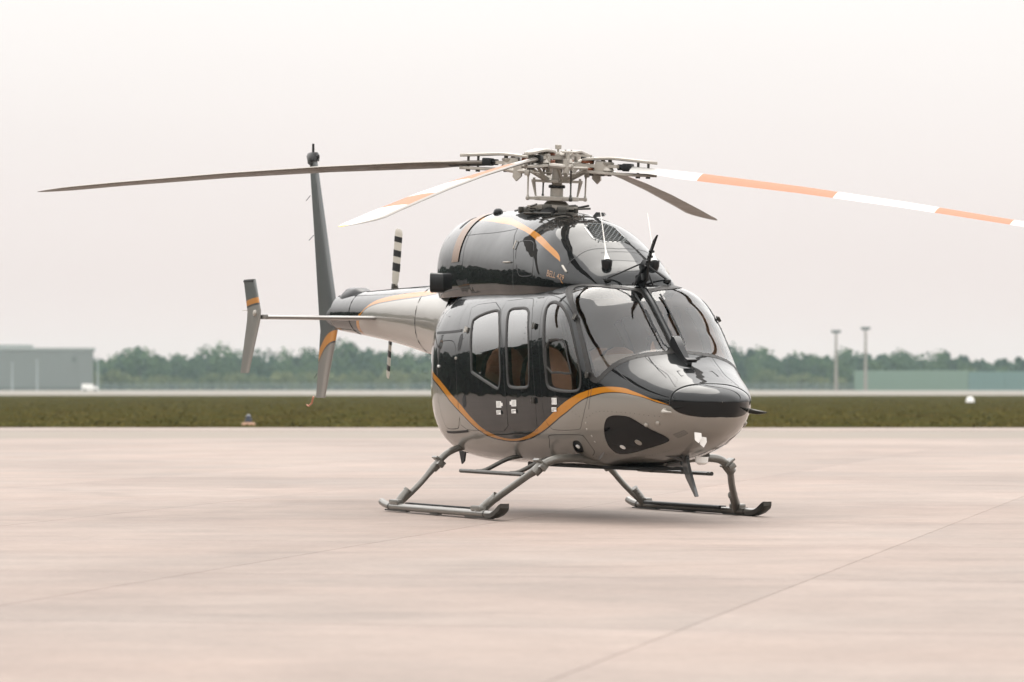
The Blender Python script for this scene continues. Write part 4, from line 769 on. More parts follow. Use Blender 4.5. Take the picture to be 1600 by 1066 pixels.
fg = region('flag_decal', T_, fl_, [], .002, M_WHITE, heli, cell=.05)
mb = MB()
for t in (.08, .36, .64):
    a = fl_[0] * (1 - t) + fl_[3] * t; b = fl_[1] * (1 - t) + fl_[2] * t; t2 = t + .17; c = fl_[1] * (1 - t2) + fl_[2] * t2; d = fl_[0] * (1 - t2) + fl_[3] * t2
    mb.add([T_.off(*q, .004) for q in (a, b, c, d)], [(0, 1, 2, 3)])
mb.build('flag_stripe', M_HAZ, fg)
# tail rotor
M_TRB = mat('tail_rotor_white', (.62, .58, .50), rough=.45, coat=.2)
hubt = Vector((-5.04, .36, 2.11))
mb = MB(); mb.tube([hubt - Vector((0, .22, 0)), hubt + Vector((0, .10, 0))], .045, 16); mb.lathe([(.09, -.02), (.10, .0), (.07, .05), (.02, .07)], hubt, (0, 1, 0), n=20); tr = mb.build('tail_rotor_hub', M_STEELD, heli)
for ang in (80, 185, 260, 5):
    a = R(ang); dr = Vector((math.cos(a), 0, math.sin(a))); ch = Vector((-math.sin(a), 0, math.cos(a))); yo = .035 if ang in (80, 260) else -.035
    mb = MB(); secs = []
    for r_, c, t_, th in ((.20, .07, .30, -15), (.26, .14, .16, -9), (.5, .16, .12, -9), (.78, .16, .10, -9), (.815, .13, .09, -9), (.825, .06, .08, -9)):
        cc = (ch * math.cos(R(th)) + Vector((0, 1, 0)) * math.sin(R(th))); nn = dr.cross(cc); secs.append([hubt + Vector((0, yo, 0)) + dr * r_ + cc * (x + c * .4) + nn * y for x, y in foil(c, t_, 10)])
    mb.loft(secs); bl = mb.build('tail_rotor_blade', M_TRB, heli)
    for r0, r1 in ((.36, .45), (.52, .59), (.68, .74)):
        mb = MB(); secs = []
        for r_ in (r0, r1):
            cc = (ch * math.cos(R(-9)) + Vector((0, 1, 0)) * math.sin(R(-9))); nn = dr.cross(cc); secs.append([hubt + Vector((0, yo, 0)) + dr * r_ + cc * (x * 1.02 + .16 * .41) + nn * y * 1.12 for x, y in foil(.16, .12, 10)])
        mb.loft(secs); mb.build('black_band', M_BLACKM, bl)
    mb = MB(); mb.box(hubt + Vector((0, yo, 0)) + dr * .17, (.10, .05, .06), Matrix.Rotation(-a, 3, 'Y'), .008); mb.tube([hubt + Vector((0, yo + .05, 0)) + dr * .22 + ch * .07, hubt + Vector((0, .12, 0)) + dr * .05], .008, 6); mb.build('blade_grip', M_STEELD, bl)

# ------------------------------------------------------------------ skid gear
def skid_side(s_):
    y = 1.32; toe = cat([(1.62, s_ * y, .046), (1.76, s_ * y, .046), (1.88, s_ * y, .070), (1.98, s_ * y, .115)], 5); heel = cat([(-.98, s_ * y, .085), (-.88, s_ * y, .062), (-.76, s_ * y, .046)], 4)
    mb = MB(); pts = heel + [(x, s_ * y, .046) for x in np.linspace(-.6, 1.5, 8)] + toe; mb.tube(pts, .034, 14); sk = mb.build('skid_tube', M_SKID, heli)
    # flat toe shoe, wear plates and clamp bands
    mb = MB(); secs = []
    for x, z, wd, th in ((1.66, .032, .042, .02), (1.80, .040, .048, .022), (1.90, .068, .050, .026), (2.00, .115, .048, .030), (2.03, .135, .042, .020)):
        secs.append([Vector((x, s_ * y + a * wd, z + b * th)) for a, b in ((-1, -1), (-.5, -1.25), (.5, -1.25), (1, -1), (1, .8), (.45, .75), (-.45, .75), (-1, .8))])
    mb.loft(secs); mb.build('toe_shoe', M_STEELD, sk)
    for x in (1.60, -.74): mb = MB(); mb.tube([(x - .010, s_ * y, .046), (x + .010, s_ * y, .046)], .038, 14); mb.build('clamp_band', M_STEELD, sk)
    for x0, x1 in ((1.15, 1.75), (-.85, -.3), (.3, .5)): mb = MB(); mb.box(((x0 + x1) / 2, s_ * y, .010), (x1 - x0, .045, .014), None, .004); mb.build('wear_plate', M_STEELD, sk)
    mb = MB(); mb.tube([(-.42, s_ * (y - .085), .075), (1.22, s_ * (y - .085), .075)], .016, 8); mb.box((.40, s_ * (y - .055), .085), (1.7, .05, .012), None, .003); mb.build('tread_strip', M_BLACKM, sk)
    for x in (1.42, -.60):
        mb = MB()
        top = Vector((x + (.14 if x > 0 else 0), s_ * (y - .12), .20)); bot = Vector((x, s_ * y, .06))
        mb.tube([bot + Vector((0, 0, -.01)), bot.lerp(top, .5), top], [.044, .043, .040], 14); mb.box(bot + Vector((0, 0, .03)), (.22, .07, .05), None, .015); mb.tube([top - (top - bot) * .04, top + (top - bot) * .04], .046, 14)
        for t in (.2, .45, .7, .9):
            for a in (-1, 1): mb.tube([bot.lerp(top, t) + Vector((a * .048, 0, 0)), bot.lerp(top, t) + Vector((a * .058, 0, 0))], .008, 6)
        mb.build('leg_saddle', M_SKID, sk)
for s_ in (1, -1): skid_side(s_)
half_f = [(.0, 1.98, .50), (.35, 1.99, .525), (.60, 2.0, .555), (.80, 2.01, .548), (.90, 1.985, .51), (.98, 1.93, .445), (1.115, 1.71, .29), (1.24, 1.53, .15), (1.32, 1.42, .055)]
half_r = [(.0, -.60, .60), (.40, -.60, .615), (.60, -.60, .62), (.74, -.60, .585), (.86, -.60, .50), (1.08, -.60, .26), (1.31, -.60, .055)]
for hf, rad in ((half_f, .038), (half_r, .033)):
    P = [(x, -y, z) for y, x, z in hf[::-1]] + [(x, y, z) for y, x, z in hf[1:]]; mb = MB(); q = cat(P, 6); mb.tube(q, [rad * (1 if abs(p[1]) < 1.0 else .86) for p in q], 16); ct = mb.build('cross_tube', M_SKID, heli)
    for s_ in (1, -1):
        x, y, z = (1.96, .96, .475) if rad > .035 else (-.60, .90, .455)
        mb = MB(); mb.box((x, s_ * (y - .02), z + .035), (.13, .12, .022), Matrix.Rotation(s_ * R(38), 3, 'X'), .006); mb.tube([(x - .0, s_ * (y - .035), z + .02), (x - .02, s_ * (y + .035), z - .05)], rad + .010, 14); mb.box((x + .07, s_ * (y - .01), z - .0), (.05, .07, .05), Matrix.Rotation(s_ * R(38), 3, 'X'), .008); mb.build('tube_clamp', M_SKID, ct)
for s_ in (1, -1):    # boarding steps slung under the doors
    mb = MB(); mb.tube([(.12, s_ * .95, .405), (1.62, s_ * .95, .40)], .020, 10); mb.tube([(.12, s_ * .91, .405), (1.62, s_ * .91, .40)], .016, 10); mb.box((.87, s_ * .93, .402), (1.5, .07, .014), None, .004)
    for x in (.45, 1.25): mb.tube(cat([(x - .03, s_ * .92, .405), (x + .02, s_ * .84, .42), (x + .1, s_ * .66, .52), (x + .16, s_ * .5, .56)], 4), .021, 10)
    mb.build('boarding_step', M_STEELD, heli)

# ------------------------------------------------------------------ main rotor
HUB = Vector((.208, 0, 3.345)); TILT = Matrix.Rotation(R(4.2), 3, 'Y')
def rl(r_, ang, z): a = R(ang); return HUB + TILT @ Vector((r_ * math.cos(a), r_ * math.sin(a), z))
def rframe(ang):
    a = R(ang); return TILT @ Matrix.Rotation(a, 3, 'Z')
PSI = 48.8
mb = MB(); ax = TILT @ Vector((0, 0, 1))
mb.lathe([(.075, -.62), (.075, -.44), (.085, -.43), (.085, -.42), (.062, -.41), (.062, -.24), (.072, -.23), (.075, -.215), (.05, -.21), (.05, .04), (.062, .045), (.062, .085), (.03, .10)], HUB, ax, n=28)
mast = mb.build('rotor_mast', M_STEEL, heli)
MB().lathe([(.076, -.245), (.080, -.24), (.080, -.222), (.076, -.218)], HUB, ax, n=28).build('mast_collar', M_BLACKM, mast)
MB().lathe([(.010, .10), (.010, .125), (.03, .13), (.032, .165), (.028, .17)], HUB, ax, n=16).build('mast_cap_ring', M_STEEL, mast)
def plate(mb, poly, z0, z1, ang, mi=0):
    M = rframe(ang); mb.prism(poly, z0, z1, lambda x, y, t: HUB + M @ Vector((x, y, t)), mi)
# swashplates
def disc(mb, r0, r1, z0, z1, c=(0, 0), n=32): mb.lathe([(r0, z0), (r1 - .006, z0), (r1, z0 + .006), (r1, z1 - .006), (r1 - .006, z1), (r0, z1)], HUB, ax, n=n, cap=False)
mb = MB(); disc(mb, .07, .215, -.365, -.325)
for k in range(4):
    plate(mb, [(.19, -.045), (.30, -.022), (.315, 0), (.30, .022), (.19, .045)], -.360, -.332, PSI + 43 + 90 * k)
swr = mb.build('rotating_swashplate', M_STEEL, heli)
mb = MB(); disc(mb, .07, .19, -.455, -.405)
for k in range(3): plate(mb, [(.16, -.04), (.27, -.02), (.285, 0), (.27, .02), (.16, .04)], -.442, -.415, 20 + 120 * k)
mb.lathe([(.085, -.50), (.12, -.48), (.12, -.40), (.09, -.37)], HUB, ax, n=28); mb.build('fixed_swashplate', M_STEEL, heli)
for k in range(3):
    mb = MB(); mb.tube([rl(.272, 20 + 120 * k, -.45), rl(.262, 20 + 120 * k, -.66)], .013, 8); mb.tube([rl(.272, 20 + 120 * k, -.43), rl(.272, 20 + 120 * k, -.47)], .022, 10); mb.build('actuator_rod', M_STEELD, heli)
# drive plate with scissor links
mb = MB(); disc(mb, .055, .12, -.195, -.165)
for k in range(2): plate(mb, [(0, -.055), (.18, -.035), (.235, -.02), (.245, 0), (.235, .02), (.18, .035), (0, .055)], -.192, -.168, 66 + 180 * k)
for k in range(2):
    for q in (.13, .22): mb.tube([rl(q, 66 + 180 * k, -.20), rl(q, 66 + 180 * k, -.15)], .013, 8)
mb.build('scissor_plate', M_STEEL, heli)
for k in range(2):
    mb = MB(); a = 66 + 180 * k
    mb.tube([rl(.22, a, -.18), rl(.20, a + 8, -.33)], [.014, .009], 8); mb.tube([rl(.235, a + 4, -.18), rl(.20, a + 8, -.33)], [.012, .008], 8); mb.build('scissor_link', M_STEEL, heli)
# bifilar-like lower frame: triangular webs with lightening holes below the yoke
for k in range(4):
    ang = PSI + 45 + 90 * k; M = rframe(ang); mb = MB()
    for y0 in (-1, 1):
        mb.tube([HUB + M @ Vector((.30, y0 * .16, -.045)), HUB + M @ Vector((.13, y0 * .02, -.165))], .016, 6); 
    mb.tube([HUB + M @ Vector((.30, -.16, -.045)), HUB + M @ Vector((.30, .16, -.045))], .016, 6); mb.tube([HUB + M @ Vector((.215, -.09, -.105)), HUB + M @ Vector((.215, .09, -.105))], .011, 6)
    mb.prism([(.12, -.05), (.19, -.06), (.19, .06), (.12, .05)], -.006, .006, lambda x, y, t: HUB + M @ Vector((x, y, -.175 + (x - .12) * .6 + t)))
    mb.build('hub_web', M_STEEL, heli)
# yokes: two crossed flexbeams with splayed arms
for j, zz in ((0, -.035), (1, .030)):
    mb = MB()
    for k in (0, 1):
        plate(mb, [(-.02, -.11), (.12, -.10), (.22, -.055), (.42, -.045), (.60, -.05), (.62, -.03), (.62, .03), (.60, .05), (.42, .045), (.22, .055), (.12, .10), (-.02, .11)], zz, zz + .032, PSI + 90 * j + 180 * k)
    yk = mb.build('rotor_yoke', M_STEEL, heli)
    for k in (0, 1):
        mb = MB(); ang = PSI + 90 * j + 180 * k
        for (z0, z1) in ((zz - .035, zz - .006), (zz + .038, zz + .062)):
            for rr_ in (.30,): mb.lathe([(.062, z0), (.066, z0 + .008), (.058, (z0 + z1) / 2), (.066, z1 - .008), (.062, z1)], rl(rr_, ang, 0), ax, n=20)
        mb.build('elastomeric_bearing', M_RUB, yk)
# hub top plates with rounded lobes
mb = MB(); disc(mb, .03, .17, .062, .082)
for k in range(4): plate(mb, [(.10, -.07), (.24, -.06), (.33, -.03), (.34, 0), (.33, .03), (.24, .06), (.10, .07)], .064, .084, PSI + 90 * k)
for k in range(8): mb.tube([rl(.13, 45 * k + 10, .08), rl(.13, 45 * k + 10, .10)], .012, 6)
mb.build('hub_top_plate', M_STEEL, heli)
for k in range(4):
    a = PSI + 45 + 90 * k; M = rframe(a); mb = MB()
    mb.box(HUB + M @ Vector((.16, 0, .10)), (.11, .035, .02), M, .005); mb.tube([rl(.20, a, -.02), rl(.20, a, .09)], .02, 8); mb.tube([rl(.10, a, -.04), rl(.26, a, .02)], .022, 8); mb.build('damper_block', M_STEEL, heli)

def blade_material():
    m = mat('blade_paint', (.7, .69, .65), rough=.6, spec=.15); t = m.node_tree; b = t.nodes['Principled BSDF']
    co = N(t, 'ShaderNodeTexCoord'); s = N(t, 'ShaderNodeSeparateXYZ'); t.links.new(co.outputs['Object'], s.inputs[0])
    # bands are cut slightly on the skew
    sk = N(t, 'ShaderNodeMath', operation='MULTIPLY_ADD'); t.links.new(s.outputs['Y'], sk.inputs[0]); sk.inputs[1].default_value = 0.0; t.links.new(s.outputs['X'], sk.inputs[2])
    r_ = N(t, 'ShaderNodeValToRGB'); r_.color_ramp.interpolation = 'CONSTANT'; e = r_.color_ramp.elements
    W = (.50, .485, .46, 1); O = (.35, .155, .09, 1); e[0].position = 0; e[0].color = W; e[1].position = 1.42 / 6; e[1].color = O
    for p, c in ((2.74, W), (3.69, O), (4.40, W), (5.43, (.75, .45, .08, 1))):
        q = e.new(p / 6); q.color = c
    d = N(t, 'ShaderNodeMath', operation='DIVIDE'); t.links.new(sk.outputs[0], d.inputs[0]); d.inputs[1].default_value = 6; t.links.new(d.outputs[0], r_.inputs[0]); t.links.new(r_.outputs[0], b.inputs['Base Color'])
    return m
M_BTOP = blade_material(); M_BBOT = mat('blade_underside_grey', (.20, .175, .145), rough=.5, coat=.15, crough=.2, noise=.08, nscale=6)
M_BEDGE = mat('blade_erosion_strip', (.24, .215, .185), rough=.4, metal=.3)
def foil2(c, t_, n=11):
    xs = (1 - np.cos(np.linspace(0, math.pi, n))) / 2; y = 5 * t_ * (.2969 * np.sqrt(xs) - .126 * xs - .3516 * xs ** 2 + .2843 * xs ** 3 - .1036 * xs ** 4)
    up_ = [(x, yy * 1.15) for x, yy in zip(xs, y)]; lo_ = [(x, -yy * .85) for x, yy in zip(xs[::-1][1:-1], y[::-1][1:-1])]
    return [((.27 - x) * c, yy * c) for x, yy in up_ + lo_]     # leading edge at +y, upper run first
def make_blade():
    st = [(.74, .15, .30, 15, 0), (.95, .16, .26, 15, 0), (1.10, .20, .19, 14, 0), (1.25, .26, .14, 13, 0), (1.45, .29, .12, 12, 0), (2.4, .29, .11, 10, 0), (3.4, .29, .10, 8, 0), (4.6, .29, .095, 6, 0), (5.02, .29, .09, 5.5, 0), (5.15, .27, .085, 5.3, -.02), (5.30, .20, .08, 5, -.06), (5.42, .12, .07, 5, -.10), (5.49, .045, .06, 5, -.135)]
    secs = []
    for r_, c, t_, tw, sw in st:
        zd = -.19 * ((max(r_ - .5, 0)) / 5) ** 1.0 - .33 * (max(r_ - .5, 0) / 5) ** 1.6; a = R(tw)
        secs.append([Vector((r_, y * math.cos(a) - z * math.sin(a) + sw, zd + y * math.sin(a) + z * math.cos(a))) for y, z in foil2(c, t_)])
    n = len(secs[0]); mb = MB(); mb.loft(secs, mif=lambda i, j: 2 if (j in (0, 1, n - 1, n - 2, n - 3)) else (0 if j < 10 else (3 if i < 2 else 1)))
    return mb
blade_me = None
fork_me = []
for k in range(4):
    ang = PSI + 90 * k; M = rframe(ang); zz = .03 if k % 2 else -.035
    FL = (0, -1.2, .67, -.85)[k]
    Mx = Matrix.Translation(HUB + TILT @ Vector((0, 0, zz + .01))) @ M.to_4x4() @ Matrix.Rotation(-R(FL), 4, 'Y')
    if blade_me is None:
        b = make_blade().build('rotor_blade', [M_BTOP, M_BBOT, M_BEDGE, M_BLACKM], heli, angle=50); blade_me = b.data
    else: b = link(bpy.data.objects.new('rotor_blade', blade_me), heli)
    b.matrix_local = Mx
    # local builder: shapes in blade axes
    L = lambda x, y, z: (x, y, z)
    def sub(name, mb_, m_):
        o = mb_.build(name, m_, b); return o
    if k == 0:
        up_poly = [(.26, .075), (.32, .085), (.45, .075), (.60, .055), (.78, .045), (.92, .035), (.985, .0), (.92, -.035), (.78, -.045), (.60, -.055), (.45, -.075), (.32, -.085), (.26, -.075)]
        mu = MB(); ml = MB()
        def arch(x, top): 
            t = (x - .26) / .72; return (.062 + .022 * math.sin(min(1, t * 1.8) * math.pi * .5) - .055 * max(0, t - .4)) if top else -(.050 + .018 * math.sin(min(1, t * 1.4) * math.pi * .5))
        xs = np.linspace(.26, .985, 15)
        for mb_, top in ((mu, True), (ml, False)):
            secs = []
            for x in xs:
                wd = np.interp(x, [.26, .34, .5, .7, .93, .985], [.06, .08, .07, .05, .04, .01]); z = arch(x, top); th = .03
                secs.append([Vector((x, a * wd, z + c * th / 2)) for a, c in ((-1, -.6), (-.8, -1), (.8, -1), (1, -.6), (1, .6), (.8, 1), (-.8, 1), (-1, .6))])
            mb_.loft(secs)
        g1 = mu.build('blade_grip', M_STEEL, b); g2 = ml.build('blade_grip', M_STEEL, b)
        mb_ = MB()
        for x in (.80, .90):
            for yy in (-.0,): mb_.tube([(x, yy, -.08), (x, yy, .055)], .013, 8); mb_.tube([(x, yy, -.10), (x, yy, -.08)], .022, 10)
        for x in (.34, .45, .52): mb_.tube([(x, .03, -.09), (x, .03, .09)], .011, 8); mb_.tube([(x, -.03, -.09), (x, -.03, .09)], .011, 8)
        g3 = tag(mb_.build('grip_bolts', M_STEELD, b), kind='stuff')
        mb_ = MB(); mb_.box((.70, 0, .0), (.09, .13, .075), None, .015); mb_.tube([(.60, 0, 0), (.68, 0, 0)], .03, 10); g4 = mb_.build('blade_root_block', M_BLACKM, b)
        mb_ = MB(); mb_.lathe([(.05, -.045), (.062, -.035), (.045, 0), (.062, .035), (.05, .045)], (.50, 0, 0), n=18); mb_.box((.43, 0, 0), (.10, .10, .11), None, .02); g5 = mb_.build('lag_bearing', M_STEEL, b)
        mb_ = MB(); mb_.tube(cat([(.50, .06, -.06), (.38, .17, -.07), (.25, .205, -.07)], 4), [.024] * 8 + [.018], 8); mb_.box((.235, .205, -.08), (.05, .045, .06), None, .012); mb_.prism([(0, 0), (.07, 0), (.08, -.13), (.045, -.17), (-.005, -.12)], -.02, .02, lambda x, y, t: Vector((.30 + x, .19 + t, y))); g6 = mb_.build('pitch_horn', M_STEEL, b)
        proto_sub = [g1, g2, g3, g4, g5, g6]
    else:
        for g in proto_sub: link(g.copy(), b)
    tp = Mx @ Vector((.225, .205, -.09)); bt = rl(.305, PSI + 43 + 90 * k, -.346)
    mb = MB(); bt2 = bt; mb.tube([bt2, bt2.lerp(tp, .12), bt2.lerp(tp, .15), bt2.lerp(tp, .85), bt2.lerp(tp, .88), tp], [.012, .012, .0085, .0085, .012, .012], 10); mb.lathe([(.012, -.02), (.02, -.01), (.02, .01), (.012, .02)], bt2, ax, n=10); mb.build('pitch_link', M_STEELD if k % 2 else M_STEEL, heli)
# dark well and fittings where the mast leaves the cowling
mb = MB(); mb.loft([[Vector((.02 + math.cos(t) * a * 1.35, math.sin(t) * a, z)) for t in np.linspace(0, 2 * math.pi, 28, endpoint=False)] for a, z in ((.30, 2.78), (.29, 2.86), (.25, 2.875), (.10, 2.875))]); mb.build('mast_well', M_BLACKM, heli)
mb = MB()
for (a, b_) in (((-.30, -.22, 2.90), (.30, -.26, 2.935)), ((-.28, .2, 2.90), (.35, .26, 2.93)), ((.22, -.3, 2.88), (.42, .25, 2.90)), ((-.25, -.2, 2.91), (.15, .22, 2.94)), ((.1, -.3, 2.86), (.52, -.2, 2.84))): mb.tube([a, b_], .011, 6)
for p in ((.3, -.15, 2.9), (.35, .1, 2.9), (.12, -.26, 2.88), (-.1, -.24, 2.9), (.42, -.05, 2.88)): mb.box(p, (.09, .06, .06), Matrix.Rotation(p[0] * 3, 3, 'Z'), .008)
mb.build('control_rods', M_STEELD, heli)
mb = MB(); mb.lathe([(.05, -.03), (.085, -.02), (.085, .02), (.04, .05)], (.33, -.16, 2.845), (.3, -.5, .8), n=18); mb.tube([(.3, -.1, 2.86), (.4, -.22, 2.80)], .03, 8); mb.build('hydraulic_filter', M_BLACKM, heli)
for s_ in (1,):
    mb = MB(); mb.prism([(.75, 2.80), (1.05, 2.80), (1.0, 2.835), (.85, 2.845)], -.01, .01, lambda x, y, t: Vector((x, .12 + t, y))); mb.build('cowl_aerial', M_DKGREY, heli)

# ------------------------------------------------------------------ cabin interior
mb = MB(); mb.box((.6, 0, .72), (3.0, 1.3, .03)); mb.build('cabin_floor', M_DASH, heli)
mb = MB(); mb.box((-.95, 0, 1.32), (.05, 1.25, 1.2), None, .01); mb.build('rear_bulkhead', M_TRIM, heli)
def seat(x, y, fwd=1, hr=True):
    mb = MB(); mb.box((x, y, 1.02), (.48, .46, .14), Matrix.Rotation(R(-5 * fwd), 3, 'Y'), .05); mb.box((x, y, .86), (.36, .36, .24), None, .02); st = mb.build('seat', M_LEATHER, heli)
    bx = x - .24 * fwd; secs = []
    mb = MB()
    for z, wd, th in ((1.05, .20, .05), (1.2, .23, .065), (1.40, .235, .065), (1.55, .20, .055), (1.66, .13, .045), (1.70, .05, .02)):
        secs.append([Vector((bx - (z - 1.05) * .18 * fwd + math.copysign(abs(math.sin(t)) ** .7, math.sin(t)) * th, y + math.copysign(abs(math.cos(t)) ** .6, math.cos(t)) * wd, z - (0 if hr else .12))) for t in np.linspace(0, 2 * math.pi, 20, endpoint=False)])
    mb.loft(secs); mb.build('seat_back', M_LEATHER, st)
    mb = MB(); z1 = 1.60 - (0 if hr else .12)
    secs = [[Vector((p.x - fwd * .045 + (p.x - q[0].x) * 0, p.y * 1 + (p.y - y) * .12, p.z + .0)) for p in q] for q in secs for _ in (0,)]
    mb.loft(secs); mb.build('seat_shell', M_BLACKM, st)
    if hr: mb = MB(); mb.box((bx - .13 * fwd, y, 1.79), (.09, .25, .15), None, .035); mb.build('headrest', M_LEATHER, st)
for y in (.38, -.38): seat(1.16, y, 1, False)
for y in (.50, -.50, .0): seat(-.25, y, 1, False)
for y in (.50, -.50): seat(.48, y, 1, False)
mb = MB(); secs = []
for x, wd, z0, z1 in ((2.20, .50, 1.30, 1.46), (2.24, .56, 1.28, 1.50), (2.50, .56, 1.28, 1.50), (2.75, .48, 1.25, 1.42), (2.9, .35, 1.2, 1.33)):
    secs.append([Vector((x, math.copysign(abs(math.cos(t)) ** .55, math.cos(t)) * wd, (z0 + z1) / 2 + math.copysign(abs(math.sin(t)) ** .6, math.sin(t)) * (z1 - z0) / 2)) for t in np.linspace(0, 2 * math.pi, 28, endpoint=False)])
mb.loft(secs); gl_ = mb.build('glareshield', M_DASH, heli)
mb = MB(); mb.box((2.22, 0, 1.12), (.10, .95, .40), Matrix.Rotation(R(10), 3, 'Y'), .02); mb.box((2.0, 0, .95), (.5, .26, .42), None, .03); mb.build('instrument_panel', M_BLACKM, heli)
for y in (.28, -.28, .02):
    mb = MB(); mb.box((2.165, y, 1.17), (.01, .2, .16), Matrix.Rotation(R(10), 3, 'Y')); mb.build('display_screen', M_LENS, heli)
for y in (.38, -.38):
    mb = MB(); mb.tube(cat([(1.95, y, .75), (1.93, y, 1.0), (1.88, y, 1.12), (1.90, y, 1.2)], 4), .016, 8); mb.build('cyclic_stick', M_BLACKM, heli)
mb = MB(); mb.box((2.0, 0, 2.03), (.35, .30, .07), Matrix.Rotation(R(12), 3, 'Y'), .02); mb.tube([(2.25, 0, 1.85), (2.32, 0, 1.66)], [.02, .012], 8); mb.box((2.32, 0, 1.64), (.05, .09, .05), None, .01); mb.build('overhead_console', M_BLACKM, heli)
for s_ in (1, -1):
    mb = MB(); mb.tube(cat([(1.45, s_ * .64, 1.95), (1.38, s_ * .76, 1.6), (1.35, s_ * .76, 1.2), (1.35, s_ * .74, .8)], 4), .035, 10); mb.build('door_post', M_TRIM, heli)
    mb = MB(); mb.tube(cat([(1.5, s_ * .55, 1.95), (1.5, s_ * .5, 1.7), (1.52, s_ * .44, 1.5), (1.6, s_ * .30, 1.2)], 4), .012, 6, sc_=(2, .4)); mb.build('seat_belt', M_BLACKM, heli)
# ------------------------------------------------------------------ GROUND
def ground_mat(name, col, amp=.10, tint=(1, .95, .9), rough=.75, streak=True, rnd_amp=0., spec=.35, fine=.05):
    m = bpy.data.materials.new(name); m.use_nodes = True; t = m.node_tree; b = t.nodes['Principled BSDF']; b.inputs['Specular IOR Level'].default_value = spec
    g = N(t, 'ShaderNodeNewGeometry'); 
    def noise(sc_, det=5, rgh=.6, sq=(1, 1, 1), off=(0, 0, 0)):
        mp = N(t, 'ShaderNodeMapping'); mp.inputs['Scale'].default_value = sq; mp.inputs['Location'].default_value = off; mp.inputs['Rotation'].default_value = (0, 0, R(8)); t.links.new(g.outputs['Position'], mp.inputs[0])
        n = N(t, 'ShaderNodeTexNoise'); n.inputs['Scale'].default_value = sc_; n.inputs['Detail'].default_value = det; n.inputs['Roughness'].default_value = rgh; t.links.new(mp.outputs[0], n.inputs[0]); return n.outputs[0]
    def rng_(a, lo_, hi_, f0=.32, f1=.68):
        r_ = N(t, 'ShaderNodeMapRange'); r_.inputs[1].default_value = f0; r_.inputs[2].default_value = f1; r_.inputs[3].default_value = lo_; r_.inputs[4].default_value = hi_; t.links.new(a, r_.inputs[0]); return r_.outputs[0]
    def mul(a, c):
        x = N(t, 'ShaderNodeMath', operation='MULTIPLY'); t.links.new(a, x.inputs[0]); t.links.new(c, x.inputs[1]); return x.outputs[0]
    f = mul(rng_(noise(.22, 4, .55, (1, .55, 1)), 1 - amp, 1 + amp * .6), rng_(noise(1.3, 8, .7), 1 - amp * .7, 1 + amp * .5))
    f = mul(f, rng_(noise(14, 6, .7), 1 - fine, 1 + fine)); f = mul(f, rng_(noise(90, 3, .7), 1 - fine, 1 + fine))
    if streak: f = mul(f, rng_(noise(.8, 6, .6, (.35, 1.6, 1)), 1 - amp * .5, 1 + amp * .3))
    # darker scuffs, in broken patches
    f = mul(f, rng_(noise(.5, 8, .72, (.6, 1.4, 1), (7, 3, 0)), 1 - amp * 1.2, 1.0, .30, .44))
    if rnd_amp:
        # faint tyre arcs left by ground vehicles, broken up by wear
        for (cx_, cy_, rr_) in ((-13.0, 3.0, 8.6), (-13.0, 3.0, 10.3), (9.0, -30.0, 19.5), (9.0, -30.0, 21.2), (-2.0, 40.0, 27.0)):
            dn = N(t, 'ShaderNodeVectorMath', operation='DISTANCE'); t.links.new(g.outputs['Position'], dn.inputs[0]); dn.inputs[1].default_value = (cx_, cy_, 0)
            sb = N(t, 'ShaderNodeMath', operation='SUBTRACT'); t.links.new(dn.outputs['Value'], sb.inputs[0]); sb.inputs[1].default_value = rr_
            ab = N(t, 'ShaderNodeMath', operation='ABSOLUTE'); t.links.new(sb.outputs[0], ab.inputs[0])
            ms = N(t, 'ShaderNodeMapRange'); ms.inputs[1].default_value = .10; ms.inputs[2].default_value = .22; ms.inputs[3].default_value = .11; ms.inputs[4].default_value = 0; t.links.new(ab.outputs[0], ms.inputs[0])
            br = mul(ms.outputs[0], rng_(noise(1.1, 5, .7, (1, 1, 1), (cx_, rr_, 0)), .0, 1.0, .42, .60)); iv = N(t, 'ShaderNodeMath', operation='SUBTRACT'); iv.inputs[0].default_value = 1; t.links.new(br, iv.inputs[1]); f = mul(f, iv.outputs[0])
        oi = N(t, 'ShaderNodeObjectInfo'); r0 = N(t, 'ShaderNodeMapRange'); r0.inputs[3].default_value = 1 - rnd_amp; r0.inputs[4].default_value = 1 + rnd_amp; t.links.new(oi.outputs['Random'], r0.inputs[0]); f = mul(f, r0.outputs[0])
    v = N(t, 'ShaderNodeVectorMath', operation='SCALE'); v.inputs[0].default_value = col; t.links.new(f, v.inputs['Scale'])
    # hue drift between pinkish and grey
    hx = N(t, 'ShaderNodeMix', data_type='RGBA', blend_type='MULTIPLY'); t.links.new(rng_(noise(.35, 4, .5, (1, 1, 1), (3, 9, 0)), 0, 1), hx.inputs[0]); t.links.new(v.outputs[0], hx.inputs[6]); hx.inputs[7].default_value = (*tint, 1)
    t.links.new(hx.outputs[2], b.inputs['Base Color']); b.inputs['Roughness'].default_value = rough
    bp = N(t, 'ShaderNodeBump'); bp.inputs['Strength'].default_value = .25; bp.inputs['Distance'].default_value = .003; t.links.new(noise(70, 4, .7), bp.inputs['Height']); t.links.new(bp.outputs[0], b.inputs['Normal'])
    return m
CONC = (.226, .172, .144)
M_CONC = ground_mat('pale_concrete', CONC, .17, (.94, 1.0, 1.03), rnd_amp=.08, fine=.10)
M_CONCB = ground_mat('pale_concrete_far', CONC, .13, (.94, 1.0, 1.03))
M_JOINT = mat('joint_filler', (.34, .30, .27), rough=.9)
M_SHOULDER = ground_mat('grey_shoulder_concrete', (.168, .143, .118), .06)
M_GRASS = ground_mat('rough_olive_grass', (.036, .037, .010), .25, (1.25, .85, .9), rough=.95, spec=.0, fine=.25)
M_TAXI = ground_mat('pale_taxiway', (.138, .122, .10), .05)
